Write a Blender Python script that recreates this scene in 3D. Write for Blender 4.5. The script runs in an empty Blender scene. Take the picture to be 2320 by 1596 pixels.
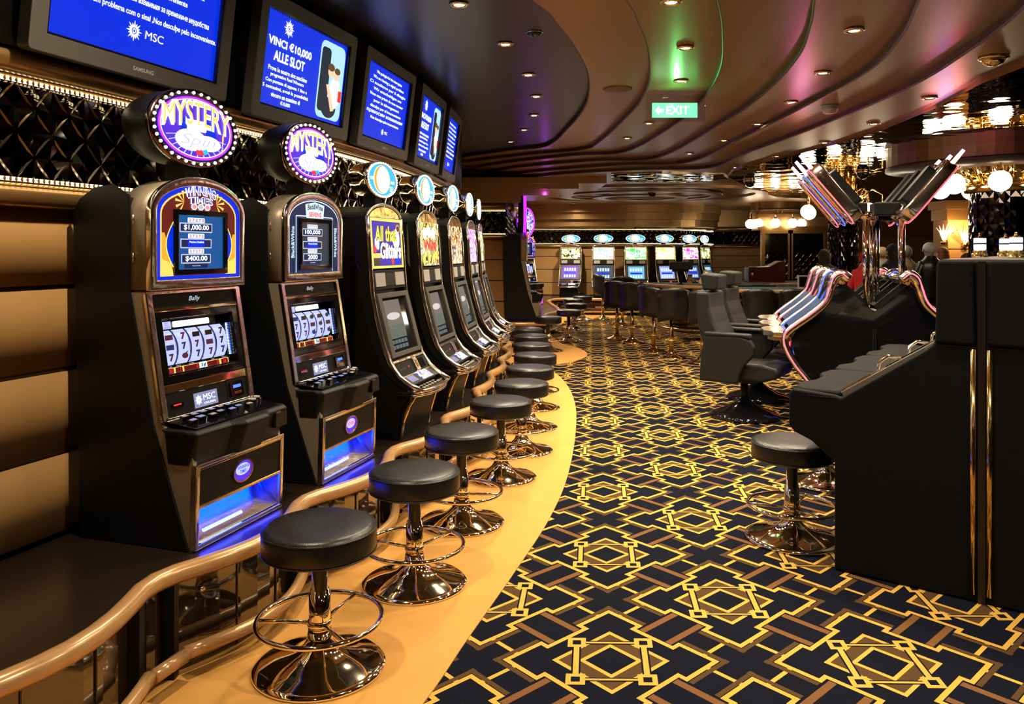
import bpy, math, random
from mathutils import Matrix, Vector
random.seed(7)
PI = math.pi
SC = bpy.context.scene
COL = SC.collection

# ------------------------------------------------------------------ camera, world, exposure
F, HZ, EYE = 1786.0, 568.0, 1.6          # focal length and horizon row of the photograph in pixels, eye height in metres
cam_d = bpy.data.cameras.new('camera'); cam = bpy.data.objects.new('camera', cam_d); COL.objects.link(cam)
cam.location = (0, 0, EYE); cam.rotation_euler = (PI/2, 0, 0)
cam_d.sensor_width = 36; cam_d.lens = 36*F/2320; cam_d.shift_y = -(798-HZ)/2320; cam_d.clip_start = .05
SC.camera = cam
w = bpy.data.worlds.new('world'); SC.world = w; w.use_nodes = True
w.node_tree.nodes['Background'].inputs[0].default_value = (1, .72, .42, 1)
w.node_tree.nodes['Background'].inputs[1].default_value = .02
SC.view_settings.view_transform = 'Standard'; SC.view_settings.look = 'None'
SC.view_settings.exposure = 0.70; SC.view_settings.gamma = 1; SC.view_settings.use_curve_mapping = False
SC.cycles.use_denoising = True; SC.cycles.use_adaptive_sampling = True; SC.cycles.adaptive_threshold = .02
SC.cycles.max_bounces = 7; SC.cycles.diffuse_bounces = 4; SC.cycles.glossy_bounces = 4
SC.cycles.sample_clamp_indirect = 6; SC.cycles.caustics_reflective = False; SC.cycles.caustics_refractive = False
WARM = (1, .83, .58)

def lamp(kind, loc, power, color=WARM, size=.05, parent=None, name='lamp', spot=2.4, rot=None, sy=None):
    d = bpy.data.lights.new(name, kind); d.energy = power; d.color = color
    if kind == 'AREA':
        d.size = size
        if sy: d.shape = 'RECTANGLE'; d.size_y = sy
    else: d.shadow_soft_size = size
    if kind == 'SPOT': d.spot_size = spot; d.spot_blend = .7
    o = bpy.data.objects.new(name, d); COL.objects.link(o); o.location = loc
    if rot: o.rotation_euler = rot
    if parent: o.parent = parent
    return o

# ------------------------------------------------------------------ helpers
def FL(px, py, z=0.0):
    """point of the horizontal plane z seen at a pixel of the photograph"""
    Y = (EYE-z)*F/(py-HZ); return ((px-1160)/F*Y, Y)
def AT(px, py, Y):
    """point at distance Y seen at a pixel of the photograph"""
    return ((px-1160)/F*Y, Y, EYE+(HZ-py)/F*Y)

class MB:
    def __init__(s): s.v=[]; s.f=[]; s.m=[]; s.sm=[]; s.mats=[]; s.cur=0; s.T=Matrix(); s.smooth=False
    def mat(s, m):
        if m not in s.mats: s.mats.append(m)
        s.cur = s.mats.index(m); return s
    def add(s, vs, fs, smooth=None):
        b=len(s.v); s.v += [tuple(s.T @ Vector(p)) for p in vs]
        for f in fs: s.f.append([b+i for i in f]); s.m.append(s.cur); s.sm.append(s.smooth if smooth is None else smooth)
        return s
    def box(s, a, b):
        x0,y0,z0=a; x1,y1,z1=b
        return s.add([(x0,y0,z0),(x1,y0,z0),(x1,y1,z0),(x0,y1,z0),(x0,y0,z1),(x1,y0,z1),(x1,y1,z1),(x0,y1,z1)],
              [(0,3,2,1),(4,5,6,7),(0,1,5,4),(1,2,6,5),(2,3,7,6),(3,0,4,7)], False)
    def prism(s, pts, lo, hi, axis='z', smooth_side=False):
        """extrude a closed outline; axis z: pts (x,y); axis x: pts (y,z); axis y: pts (x,z)"""
        n=len(pts)
        def P(p,t): return (p[0],p[1],t) if axis=='z' else ((t,p[0],p[1]) if axis=='x' else (p[0],t,p[1]))
        vs=[P(p,lo) for p in pts]+[P(p,hi) for p in pts]
        s.add(vs,[tuple(range(n))[::-1], tuple(range(n,2*n))],False)
        b=len(s.v)-2*n
        for i in range(n):
            j=(i+1)%n; s.f.append([b+i,b+j,b+n+j,b+n+i]); s.m.append(s.cur); s.sm.append(smooth_side)
        return s
    def ring(s, outer, inner, lo, hi, axis='y', smooth_side=False):
        n=len(outer)
        def P(p,t): return (p[0],p[1],t) if axis=='z' else ((t,p[0],p[1]) if axis=='x' else (p[0],t,p[1]))
        vs=[P(p,lo) for p in outer]+[P(p,lo) for p in inner]+[P(p,hi) for p in outer]+[P(p,hi) for p in inner]
        fs=[]
        for i in range(n):
            j=(i+1)%n
            fs += [(i,j,n+j,n+i),(2*n+i,3*n+i,3*n+j,2*n+j),(i,2*n+i,2*n+j,j),(n+i,n+j,3*n+j,3*n+i)]
        return s.add(vs,fs,smooth_side)
    def lathe(s, prof, n=32, c=(0,0,0), smooth=True):
        vs=[]; fs=[]
        for r,z in prof:
            for k in range(n):
                a=2*PI*k/n; vs.append((c[0]+r*math.cos(a),c[1]+r*math.sin(a),c[2]+z))
        for i in range(len(prof)-1):
            for k in range(n):
                k2=(k+1)%n; fs.append((i*n+k,i*n+k2,(i+1)*n+k2,(i+1)*n+k))
        if prof[0][0]>1e-5: fs.append(tuple(range(n))[::-1])
        if prof[-1][0]>1e-5: fs.append(tuple(range((len(prof)-1)*n,len(prof)*n)))
        return s.add(vs,fs,smooth)
    def tube(s, path, r, n=8, closed=False, smooth=True, sy=1.0):
        P=[Vector(p) for p in path]; m=len(P); vs=[]; fs=[]
        prev=None
        for i,p in enumerate(P):
            if closed: t=(P[(i+1)%m]-P[i-1])
            else: t=P[min(i+1,m-1)]-P[max(i-1,0)]
            t.normalize()
            ref=Vector((0,0,1)) if abs(t.z)<.9 else Vector((0,1,0))
            if prev is not None and abs(prev.dot(t))<.95: ref=prev
            a=(ref-t*ref.dot(t)).normalized(); b=t.cross(a); prev=a
            rr=r[i] if isinstance(r,(list,tuple)) else r
            for k in range(n):
                q=2*PI*k/n; vs.append(tuple(p+a*math.cos(q)*rr+b*math.sin(q)*rr*sy))
        for i in range(m if closed else m-1):
            j=(i+1)%m
            for k in range(n):
                k2=(k+1)%n; fs.append((i*n+k,i*n+k2,j*n+k2,j*n+k))
        if not closed: fs += [tuple(range(n))[::-1], tuple(range((m-1)*n,m*n))]
        return s.add(vs,fs,smooth)
    def torus(s, R, r, c=(0,0,0), n=48, k=8, ry=None):
        ry=ry or R
        return s.tube([(c[0]+R*math.cos(2*PI*i/n),c[1]+ry*math.sin(2*PI*i/n),c[2]) for i in range(n)],r,k,True)
    def ball(s, c, r, n=16, m=8, sc=(1,1,1)):
        vs=[(c[0],c[1],c[2]+r*sc[2])]; fs=[]
        for i in range(1,m):
            a=PI*i/m
            for k in range(n):
                b=2*PI*k/n; vs.append((c[0]+r*sc[0]*math.sin(a)*math.cos(b),c[1]+r*sc[1]*math.sin(a)*math.sin(b),c[2]+r*sc[2]*math.cos(a)))
        vs.append((c[0],c[1],c[2]-r*sc[2]))
        for k in range(n): fs.append((0,1+k,1+(k+1)%n)); fs.append((len(vs)-1,1+(m-2)*n+(k+1)%n,1+(m-2)*n+k))
        for i in range(m-2):
            for k in range(n):
                k2=(k+1)%n; fs.append((1+i*n+k,1+(i+1)*n+k,1+(i+1)*n+k2,1+i*n+k2))
        return s.add(vs,fs,True)
    def build(s, name, mat=None, parent=None, bevel=0, seg=2, sub=0, label=None):
        me=bpy.data.meshes.new(name); me.from_pydata(s.v,[],s.f)
        for m in (s.mats if s.mats else [mat]): me.materials.append(m)
        me.polygons.foreach_set('material_index', s.m); me.polygons.foreach_set('use_smooth', s.sm)
        me.update()
        o=bpy.data.objects.new(name,me); COL.objects.link(o)
        if parent: o.parent=parent
        if bevel:
            b=o.modifiers.new('bevel','BEVEL'); b.width=bevel; b.segments=seg; b.limit_method='ANGLE'; b.angle_limit=.6; b.harden_normals=False
        if sub: q=o.modifiers.new('sub','SUBSURF'); q.levels=sub; q.render_levels=sub
        if label: o['label']=label
        return o
def B(m=None):
    b=MB()
    if m: b.mat(m)
    return b
def frame(P, up=(0,0,1), u=(1,0,0)):
    """matrix of a panel: local x along u, local y along up, local z out of the panel"""
    U=Vector(u).normalized(); V=Vector(up).normalized(); W=U.cross(V)
    return Matrix(((U.x,V.x,W.x,P[0]),(U.y,V.y,W.y,P[1]),(U.z,V.z,W.z,P[2]),(0,0,0,1)))
def thing(name, label, cat, loc=(0,0,0), rz=0, group=None):
    o=bpy.data.objects.new(name,None); COL.objects.link(o); o.location=loc; o.rotation_euler=(0,0,rz); o.empty_display_size=.1
    o['label']=label; o['category']=cat
    if group: o['group']=group
    return o
def tag(o, label, cat, group=None):
    o['label']=label; o['category']=cat
    if group: o['group']=group
    return o
def struct(o): o['kind']='structure'; return o
def copy_tree(o, parent=None):
    c=o.copy(); COL.objects.link(c)
    if parent: c.parent=parent
    for ch in list(o.children): copy_tree(ch,c)
    return c
def put(src, first, loc, rz, label, group=None):
    o=src if first else copy_tree(src)
    o.location=loc; o.rotation_euler=(0,0,rz); o['label']=label
    if group: o['group']=group
    return o
def text(body, height, T, mat, parent=None, name='lettering', width=None, bend=0, ext=.0008, shear=0, bold=0, flare=0):
    cu=bpy.data.curves.new('t','FONT'); cu.body=body; cu.align_x='CENTER'; cu.align_y='CENTER'; cu.extrude=0; cu.shear=shear; cu.offset=bold
    cu.resolution_u=3
    ob=bpy.data.objects.new('t',cu); me=bpy.data.meshes.new_from_object(ob)
    bpy.data.objects.remove(ob); bpy.data.curves.remove(cu)
    if not me.vertices: return None
    xs=[v.co.x for v in me.vertices]; ys=[v.co.y for v in me.vertices]
    x0,x1,y0,y1=min(xs),max(xs),min(ys),max(ys)
    sy=height/(y1-y0); sx=(width/(x1-x0)) if width else sy
    hw=(x1-x0)/2*sx or 1
    for v in me.vertices:
        x=(v.co.x-(x0+x1)/2)*sx; y=(v.co.y-(y0+y1)/2)*sy
        t=x/hw; y=y*(1-flare*t*t)+bend*(1-t*t)
        v.co=T @ Vector((x,y,ext))
    me.materials.append(mat); me.name=name
    o=bpy.data.objects.new(name,me); COL.objects.link(o)
    if parent: o.parent=parent
    return o

# ------------------------------------------------------------------ materials
def pm(name, col, rough=.5, metal=0, spec=.5, emit=None, es=1, coat=0, noise=0, nscale=40, bump=0, bscale=200):
    m=bpy.data.materials.new(name); m.use_nodes=True; nt=m.node_tree; b=nt.nodes['Principled BSDF']
    b.inputs['Base Color'].default_value=(*col,1); b.inputs['Roughness'].default_value=rough; b.inputs['Metallic'].default_value=metal
    b.inputs['Specular IOR Level'].default_value=spec
    if coat: b.inputs['Coat Weight'].default_value=coat; b.inputs['Coat Roughness'].default_value=.05
    if emit: b.inputs['Emission Color'].default_value=(*emit,1); b.inputs['Emission Strength'].default_value=es
    if noise or bump:
        tc=nt.nodes.new('ShaderNodeTexCoord')
    if noise:
        n=nt.nodes.new('ShaderNodeTexNoise'); n.inputs['Scale'].default_value=nscale; n.inputs['Detail'].default_value=4
        nt.links.new(tc.outputs['Object'],n.inputs['Vector'])
        r=nt.nodes.new('ShaderNodeMapRange'); r.inputs[3].default_value=1-noise; r.inputs[4].default_value=1+noise
        nt.links.new(n.outputs['Fac'],r.inputs[0])
        mx=nt.nodes.new('ShaderNodeVectorMath'); mx.operation='SCALE'; mx.inputs[0].default_value=col
        nt.links.new(r.outputs[0],mx.inputs['Scale']); nt.links.new(mx.outputs[0],b.inputs['Base Color'])
    if bump:
        n2=nt.nodes.new('ShaderNodeTexNoise'); n2.inputs['Scale'].default_value=bscale; n2.inputs['Detail'].default_value=2
        nt.links.new(tc.outputs['Object'],n2.inputs['Vector'])
        bp=nt.nodes.new('ShaderNodeBump'); bp.inputs['Strength'].default_value=bump; bp.inputs['Distance'].default_value=.01
        nt.links.new(n2.outputs['Fac'],bp.inputs['Height']); nt.links.new(bp.outputs[0],b.inputs['Normal'])
    return m
def em(name, col, s=1.0): return pm(name,(0,0,0),.4,emit=col,es=s,spec=.3)
def art(name, cols, scale=8, s=1.2, detail=2):
    """lit printed artwork: procedural patches of several colours"""
    m=bpy.data.materials.new(name); m.use_nodes=True; nt=m.node_tree; b=nt.nodes['Principled BSDF']
    tc=nt.nodes.new('ShaderNodeTexCoord'); n=nt.nodes.new('ShaderNodeTexNoise'); n.inputs['Scale'].default_value=scale; n.inputs['Detail'].default_value=detail
    n.inputs['Distortion'].default_value=1.2
    nt.links.new(tc.outputs['Object'],n.inputs['Vector'])
    cr=nt.nodes.new('ShaderNodeValToRGB'); cr.color_ramp.interpolation='CONSTANT'
    k=len(cols)
    cr.color_ramp.elements[0].position=0; cr.color_ramp.elements[0].color=(*cols[0],1)
    cr.color_ramp.elements[1].position=.36+.28/k; cr.color_ramp.elements[1].color=(*cols[1],1)
    for i in range(2,k):
        e=cr.color_ramp.elements.new(.36+.28*i/k); e.color=(*cols[i],1)
    nt.links.new(n.outputs['Fac'],cr.inputs[0])
    b.inputs['Base Color'].default_value=(0,0,0,1); b.inputs['Roughness'].default_value=.15
    nt.links.new(cr.outputs[0],b.inputs['Emission Color']); b.inputs['Emission Strength'].default_value=s
    return m
M=dict(
 carpet=pm('carpet_navy',(.0055,.0065,.013),.95,spec=.05,noise=.45,nscale=260,bump=.25,bscale=700),
 c_gold=pm('carpet_gold',(.56,.325,.058),.95,spec=.1,noise=.2,nscale=200,bump=.2,bscale=700),
 c_brown=pm('carpet_brown',(.16,.07,.025),.95,spec=.1,noise=.3,nscale=200,bump=.2,bscale=700),
 c_dark=pm('carpet_umber',(.075,.04,.015),.95,spec=.1,noise=.3,nscale=200,bump=.2,bscale=700),
 border=pm('border_carpet_gold',(.60,.295,.075),.9,spec=.15,noise=.12,nscale=5,bump=.15,bscale=800),
 navy=pm('navy_ceiling_paint',(.022,.024,.036),.32,noise=.1,nscale=3,spec=.5),
 tan=pm('bronze_ceiling_paint',(.36,.215,.085),.32,metal=.5,noise=.08,nscale=2.5),
 riser=pm('bronze_riser',(.10,.06,.045),.4,metal=.3),
 wood=pm('honey_wood_panel',(.42,.225,.075),.5,noise=.10,nscale=6),
 gap=pm('dark_groove',(.012,.008,.006),.3),
 brown=pm('dark_brown_gloss',(.022,.012,.007),.06,spec=1.0,coat=1,noise=.1,nscale=4),
 deck=pm('dark_platform_top',(.018,.011,.008),.22,noise=.2,nscale=8),
 rail=pm('polished_light_wood',(.52,.29,.12),.22,spec=.7,noise=.15,nscale=14,metal=.25),
 bronze=pm('bronze_moulding',(.42,.23,.085),.3,metal=.8),
 chrome=pm('chrome',(.95,.84,.62),.05,metal=1),
 chrome_r=pm('polished_steel_trim',(.90,.82,.72),.16,metal=1,bump=.12,bscale=25),
 brass=pm('polished_brass',(.85,.60,.24),.12,metal=1),
 gold=pm('gold_relief',(.8,.5,.14),.2,metal=1,bump=.6,bscale=9),
 leather=pm('black_leather',(.008,.007,.007),.33,spec=.5,bump=.10,bscale=160),
 grey_leather=pm('grey_leather',(.009,.0092,.009),.5,spec=.3,noise=.2,nscale=3,bump=.1,bscale=200),
 console=pm('black_leatherette',(.003,.0028,.003),.7,spec=.12,bump=.12,bscale=300),
 black=pm('black_cabinet',(.004,.004,.0045),.45,spec=.25,noise=.2,nscale=60),
 blackg=pm('black_gloss',(.004,.004,.005),.06,spec=.6),
 plastic=pm('black_plastic',(.006,.0055,.0055),.5,spec=.22),
 grey=pm('charcoal_metal_sheet',(.34,.27,.19),.45,metal=.5,noise=.15,nscale=90),
 speaker=pm('speaker_grille_grey',(.35,.32,.31),.7,noise=.15,nscale=300),
 bezel=pm('television_bezel',(.06,.052,.045),.45),
 darkglass=pm('dark_screen_glass',(.01,.01,.012),.05,spec=.8),
 mirror=pm('black_mirror',(.05,.042,.038),.06,metal=1),
 wavy=pm('mirror_ceiling',(.55,.43,.28),.02,metal=1,bump=1.0,bscale=2.2),
 e_warm=em('warm_lamp',(1,.86,.66),14), e_led=em('led_diode',(1,.86,.50),7), e_globe=em('globe_glass',(1,.84,.60),8),
 e_white=em('lit_white',(1,1,1),1.5), e_blue=em('screen_blue',(.0,.018,.50),1.0), e_bluel=em('screen_light_blue',(.008,.075,.26),.8),
 e_text=em('screen_text',(.85,.93,1),1.3), e_navy=em('screen_navy',(.01,.02,.09),.6), e_purple=em('purple_neon',(.36,.02,1),1.6),
 e_gold=em('lit_gold',(1,.55,.10),.95), e_yel=em('lit_yellow',(.95,.75,.08),.9), e_red=em('lit_red',(.9,.03,.04),.9), e_orange=em('lit_orange',(1,.33,.03),.9),
 e_green=em('exit_green',(.08,.75,.18),2.2), e_teal=em('lit_teal',(.02,.38,.62),1.0), e_tray=em('blue_led_tray',(.0,.035,1),1.6), e_trayw=em('blue_white_tube',(.40,.60,1),1.2),
 e_pink=em('pink_neon',(1,.12,.16),1.8), e_bneon=em('blue_neon',(.04,.10,1),2.2), e_violet=em('lit_violet',(.08,.02,.55),.9), e_lav=em('reel_white',(.42,.46,.95),.9),
 e_cyan=em('lit_pale_cyan',(.55,.75,.85),.9), e_amber=em('amber_sconce',(1,.62,.24),2.6), e_grey=em('grey_display',(.22,.22,.38),.8), e_silver=em('lit_silver',(.45,.5,.62),.8),
 lat=pm('lattice_bar',(.16,.13,.11),.18,metal=1), rimd=pm('dark_bronze_rim',(.20,.12,.10),.2,metal=1,bump=.15,bscale=30), e_tipr=em('red_tip',(1,.16,.14),14), e_tipb=em('blue_white_tip',(.35,.25,1),16),
 dk=pm('console_deck_grey',(.11,.09,.075),.35,noise=.1),
 skin=pm('skin',(.5,.29,.2),.55),
)

# ------------------------------------------------------------------ the long curve of the machine wall
FC=[(-2.55,-.6),(-2.2,.5),(-1.9,1.35),(-1.6,2.25),(-1.296,3.17),(-1.0,4.09),(-.724,5.03),(-.506,5.95),(-.347,6.96),(-.235,7.95),(-.165,8.95),(-.15,9.95),(-.22,10.9),(-.5,11.8)]
def catmull(P, n=16):
    out=[]
    Q=[tuple(2*a-b for a,b in zip(P[0],P[1]))]+list(P)+[tuple(2*a-b for a,b in zip(P[-1],P[-2]))]
    for i in range(1,len(Q)-2):
        for k in range(n):
            t=k/n; o=[]
            for a,b,c,d in zip(Q[i-1],Q[i],Q[i+1],Q[i+2]):
                o.append(.5*(2*b+(c-a)*t+(2*a-5*b+4*c-d)*t*t+(3*b-a-3*c+d)*t**3))
            out.append(tuple(o))
    out.append(tuple(P[-1])); return out
CV=catmull(FC,16); ARC=[0]
for a,b in zip(CV,CV[1:]): ARC.append(ARC[-1]+math.dist(a,b))
def on_curve(s):
    s=max(0,min(ARC[-1]-1e-4,s)); i=0
    while ARC[i+1]<s: i+=1
    t=(s-ARC[i])/(ARC[i+1]-ARC[i]); a,b=CV[i],CV[i+1]
    p=(a[0]+(b[0]-a[0])*t, a[1]+(b[1]-a[1])*t)
    i0=max(0,i-4); i1=min(len(CV)-1,i+5)
    tx,ty=CV[i1][0]-CV[i0][0],CV[i1][1]-CV[i0][1]; L=math.hypot(tx,ty)
    return p,(tx/L,ty/L)
def off(s,d):
    """point of the curve at arc length s, d metres behind the machine fronts (negative: into the aisle)"""
    p,t=on_curve(s); return (p[0]-t[1]*d, p[1]+t[0]*d)
S_AT=[ARC[i*16] for i in range(len(FC))]       # arc length at each machine's corner
def hit(px,d,lo=0.0):
    """arc length where the curve offset by d crosses the sight line of a pixel column"""
    r=(px-1160)/F; best=None; s=lo
    while s<ARC[-1]:
        x,y=off(s,d)
        if y>0.3 and x/y>=r: return s
        s+=.01
    return ARC[-1]
SEND=S_AT[-1]; TOTAL=ARC[-1]
def srange(a,b,step=.12):
    n=max(1,int((b-a)/step)); return [a+(b-a)*i/n for i in range(n+1)]
def band(mb,d0,d1,z0,z1,a=0,b=None,step=.15):
    """solid strip that follows the curve"""
    ss=srange(a,b if b is not None else TOTAL,step); vs=[];fs=[]
    for s in ss:
        p=off(s,d0); q=off(s,d1); vs+=[(p[0],p[1],z0),(q[0],q[1],z0),(q[0],q[1],z1),(p[0],p[1],z1)]
    for i in range(len(ss)-1):
        for k in range(4): fs.append((i*4+k,(i+1)*4+k,(i+1)*4+(k+1)%4,i*4+(k+1)%4))
    fs+=[(3,2,1,0),tuple(len(vs)-4+k for k in range(4))]
    return mb.add(vs,fs,True if step<.2 else False)

# ------------------------------------------------------------------ floor: patterned carpet
CU=Vector((.582,.5286)); CW=Vector((-.471,.5475)); C0=Vector((.385,3.073))
def carpet():
    b=B(M['carpet']); b.add([(-4,-5,0),(14,-5,0),(14,26,0),(-4,26,0)],[(0,1,2,3)])
    def poly(c,pts,z): b.add([((c+CU*(x/.75)+CW*(y/.75)).x,(c+CU*(x/.75)+CW*(y/.75)).y,z) for x,y in pts],[tuple(range(len(pts)))])
    def bar(c,x0,y0,x1,y1,wd,z,ex=0):
        d=Vector((x1-x0,y1-y0)); d.normalize(); n=Vector((-d.y,d.x))*wd/2
        x0-=d.x*ex;y0-=d.y*ex;x1+=d.x*ex;y1+=d.y*ex
        poly(c,[(x0+n.x,y0+n.y),(x0-n.x,y0-n.y),(x1-n.x,y1-n.y),(x1+n.x,y1+n.y)],z)
    def loop(c,pts,wd,z):
        n=len(pts)
        for i in range(n): bar(c,*pts[i],*pts[(i+1)%n],wd,z+.00014*(i%2),wd/2)
    corner=[(.29,.29),(.108,.29),(.108,.25),(-.108,.25),(-.108,.29),(-.29,.29)]
    out=[]
    for k in range(4):
        a=k*PI/2
        for x,y in corner[:-1]: out.append((x*math.cos(a)-y*math.sin(a),x*math.sin(a)+y*math.cos(a)))
    for i in range(-14,30):
        for j in range(-16,32):
            c=C0+CU*i+CW*j
            if c.y<1.6 or c.y>23.5 or c.x<-1.5 or c.x>11.5 : continue
            if c.x>0.52*c.y+3: continue
            for k in range(4):
                ca,sa=round(math.cos(k*PI/2)),round(math.sin(k*PI/2))
                R=lambda x,y:(x*ca-y*sa,x*sa+y*ca)
                # umber shadow band outside each corner block
                b.mat(M['c_dark'])
                bar(c,*R(.316,.33),*R(.316,.10),.022,.00060); bar(c,*R(.33,.316),*R(.10,.316),.022,.00072)
                # yellow and brown links to the neighbour
                if k in (0,1):
                    b.mat(M['c_brown']); bar(c,*R(.265,.07),*R(.485,.07),.032,.0003); bar(c,*R(.265,-.07),*R(.485,-.07),.032,.0003)
                    b.mat(M['c_gold']); bar(c,*R(.30,.23),*R(.45,.23),.019,.00045); bar(c,*R(.30,-.23),*R(.45,-.23),.019,.00045)
            b.mat(M['c_gold']); loop(c,out,.021,.0009)
            b.mat(M['c_dark']); poly(c,[(.16,.16),(-.16,.16),(-.16,-.16),(.16,-.16)],.0006)
            b.mat(M['carpet']); poly(c,[(.075,.075),(-.075,.075),(-.075,-.075),(.075,-.075)],.0009)
            b.mat(M['c_gold']); loop(c,[(.154,.154),(-.154,.154),(-.154,-.154),(.154,-.154)],.018,.0012)
            loop(c,[(.080,.080),(-.080,.080),(-.080,-.080),(.080,-.080)],.018,.0012)
            pts=[(.192,.0),(.0,.192),(-.192,0),(0,-.192)]
            for k in range(4):
                p=pts[k]; q=pts[(k+1)%4]; wd=.022 if k in(1,3) else .012
                b.mat(M['carpet']); bar(c,*p,*q,wd+.014,.0014+.0001*(k%2),-.03)
                b.mat(M['c_gold']); bar(c,*p,*q,wd,.0017+.0001*(k%2),-.02)
            for p in pts:
                s_=.052; b.mat(M['c_gold']); poly(c,[(p[0]+s_,p[1]),(p[0],p[1]+s_),(p[0]-s_,p[1]),(p[0],p[1]-s_)],.0020)
                s_=.024; b.mat(M['carpet']); poly(c,[(p[0]+s_,p[1]),(p[0],p[1]+s_),(p[0]-s_,p[1]),(p[0],p[1]-s_)],.0023)
    return struct(b.build('floor'))
carpet()
edge=[(-2.6,-3.0),(-1.75,-.6),(-.98,.9),(-.55,2.1)]+[FL(*p) for p in [(960,1596),(1060,1450),(1172,1290),(1243,1180),(1283,1090),(1302,1000),(1305,930),(1292,886),(1270,856),(1246,832),(1290,822),(1318,814),(1331,803),(1312,790),(1270,778),(1250,762),(1248,748),(1288,731),(1345,724),(1420,719)]]
edge=catmull(edge,6)
b=B(M['border']); b.prism(edge+[(3.2,22),(-4,22),(-4,-3)],.001,.006)
struct(b.build('floor'))

# ------------------------------------------------------------------ ceiling: stepped bands that drop away from the machine wall
def CE(px,py,z):
    Y=(z-EYE)*F/(HZ-py); return ((px-1160)/F*Y,Y)
LAY=[ # (z, near start in metres, edge pixels)
 (3.05,[(-3.2,-.5),(-1.9,1.2),(-.75,2.9)],[(1205,0),(1265,55),(1312,120),(1336,180),(1328,240),(1290,290),(1240,332),(1160,342),(1100,350),(1047,357)]),
 (3.00,[(-2.6,-.5),(-1.1,1.2),(.05,2.9)],[(1420,0),(1447,50),(1470,112),(1473,178),(1459,217),(1435,252),(1358,324),(1317,341),(1200,352),(1120,361),(1062,368)]),
 (2.95,[(-1.9,-.5),(-.5,1.3),(.75,3.2)],[(1627,0),(1639,78),(1633,160),(1592,228),(1528,285),(1416,346),(1300,354),(1150,370),(1080,381)]),
 (2.90,[(-1.3,-.5),(.2,1.2),(1.2,3.0)],[(1848,0),(1838,60),(1810,130),(1742,205),(1650,272),(1490,359),(1350,366),(1180,380),(1105,393)]),
 (2.85,[(-.6,-.5),(.8,1.2),(1.6,2.8)],[(2085,0),(2040,90),(1965,165),(1830,240),(1700,305),(1560,369),(1400,376),(1200,392),(1125,405)]),
 (2.80,[(0.1,-.5),(1.4,1.2),(2.15,2.9)],[(2320,20),(2200,115),(2050,205),(1850,290),(1700,345),(1605,382),(1450,386),(1250,398),(1145,414)])]
b=B(M['navy']); b.box((-5,-6,3.10),(14,28,3.2)); struct(b.build('ceiling'))
for i,(z,near,px) in enumerate(LAY):
    pts=[(near[0][0],-6)]+near+[CE(x,y,z) for x,y in px]
    k=len(near)+1
    curve=catmull(pts,5)
    lx,ly=curve[-1]
    poly=curve+[(-5,ly+.4),(-5,28),(14,28),(14,-6)]
    b=B(); n=len(poly)
    vs=[(p[0],p[1],z) for p in poly]+[(p[0],p[1],z+.055) for p in poly]
    b.mat(M['tan']); b.add(vs,[tuple(range(n))[::-1]],False)
    b.mat(M['riser']); o=len(b.v)-2*n
    for q in range(n):
        r=(q+1)%n; b.f.append([o+q,o+r,o+n+r,o+n+q]); b.m.append(b.cur); b.sm.append(False)
    struct(b.build('ceiling'))
    # rounded lip along the edge of the step
    b=B(M['riser']); b.tube([(p[0],p[1],z+.012) for p in curve],.013,6); struct(b.build('trim_%d'%(i+1)))

# mirrored ceiling field with wavy reflections, and the rings beyond
mir=[CE(x,y,2.795) for x,y in [(2420,95),(2320,145),(2220,185),(2120,240),(2000,290),(1900,322),(1760,358),(1662,384),(1650,398),(1700,425),(1760,445),(1900,452),(2100,452),(2400,440),(2900,380)]]
b=B(M['wavy']); b.prism(mir,2.775,2.7995); struct(b.build('ceiling'))
mir2=[CE(x,y,2.795) for x,y in [(1385,393),(1500,391),(1640,396),(1650,404),(1560,412),(1385,410)]]
b=B(M['wavy']); b.prism(mir2,2.78,2.7995); struct(b.build('ceiling'))
cx,cy=FLc=CE(1450,441,2.78)
for (rx,ry,z0,z1) in ((2.6,2.3,2.76,2.8),(1.7,1.5,2.73,2.765),(1.0,.9,2.70,2.735)):
    pts=[(cx+rx*math.cos(2*PI*i/64),cy+ry*math.sin(2*PI*i/64)) for i in range(64)]
    inn=[(cx+(rx-.25)*math.cos(2*PI*i/64),cy+(ry-.25)*math.sin(2*PI*i/64)) for i in range(64)]
    b=B(M['tan']); b.ring(pts,inn,z0,z1,'z'); struct(b.build('ceiling'))
# stepped soffits at the left where the wall turns
for (x1,z0,z1,y0) in ((1.55,2.70,2.80,12.9),(1.1,2.62,2.70,13.0),(.62,2.52,2.62,13.1),(.15,2.40,2.52,13.15)):
    b=B(M['tan']); b.box((-3,y0,z0),(x1,14.6,z1)); struct(b.build('ceiling'))

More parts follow.
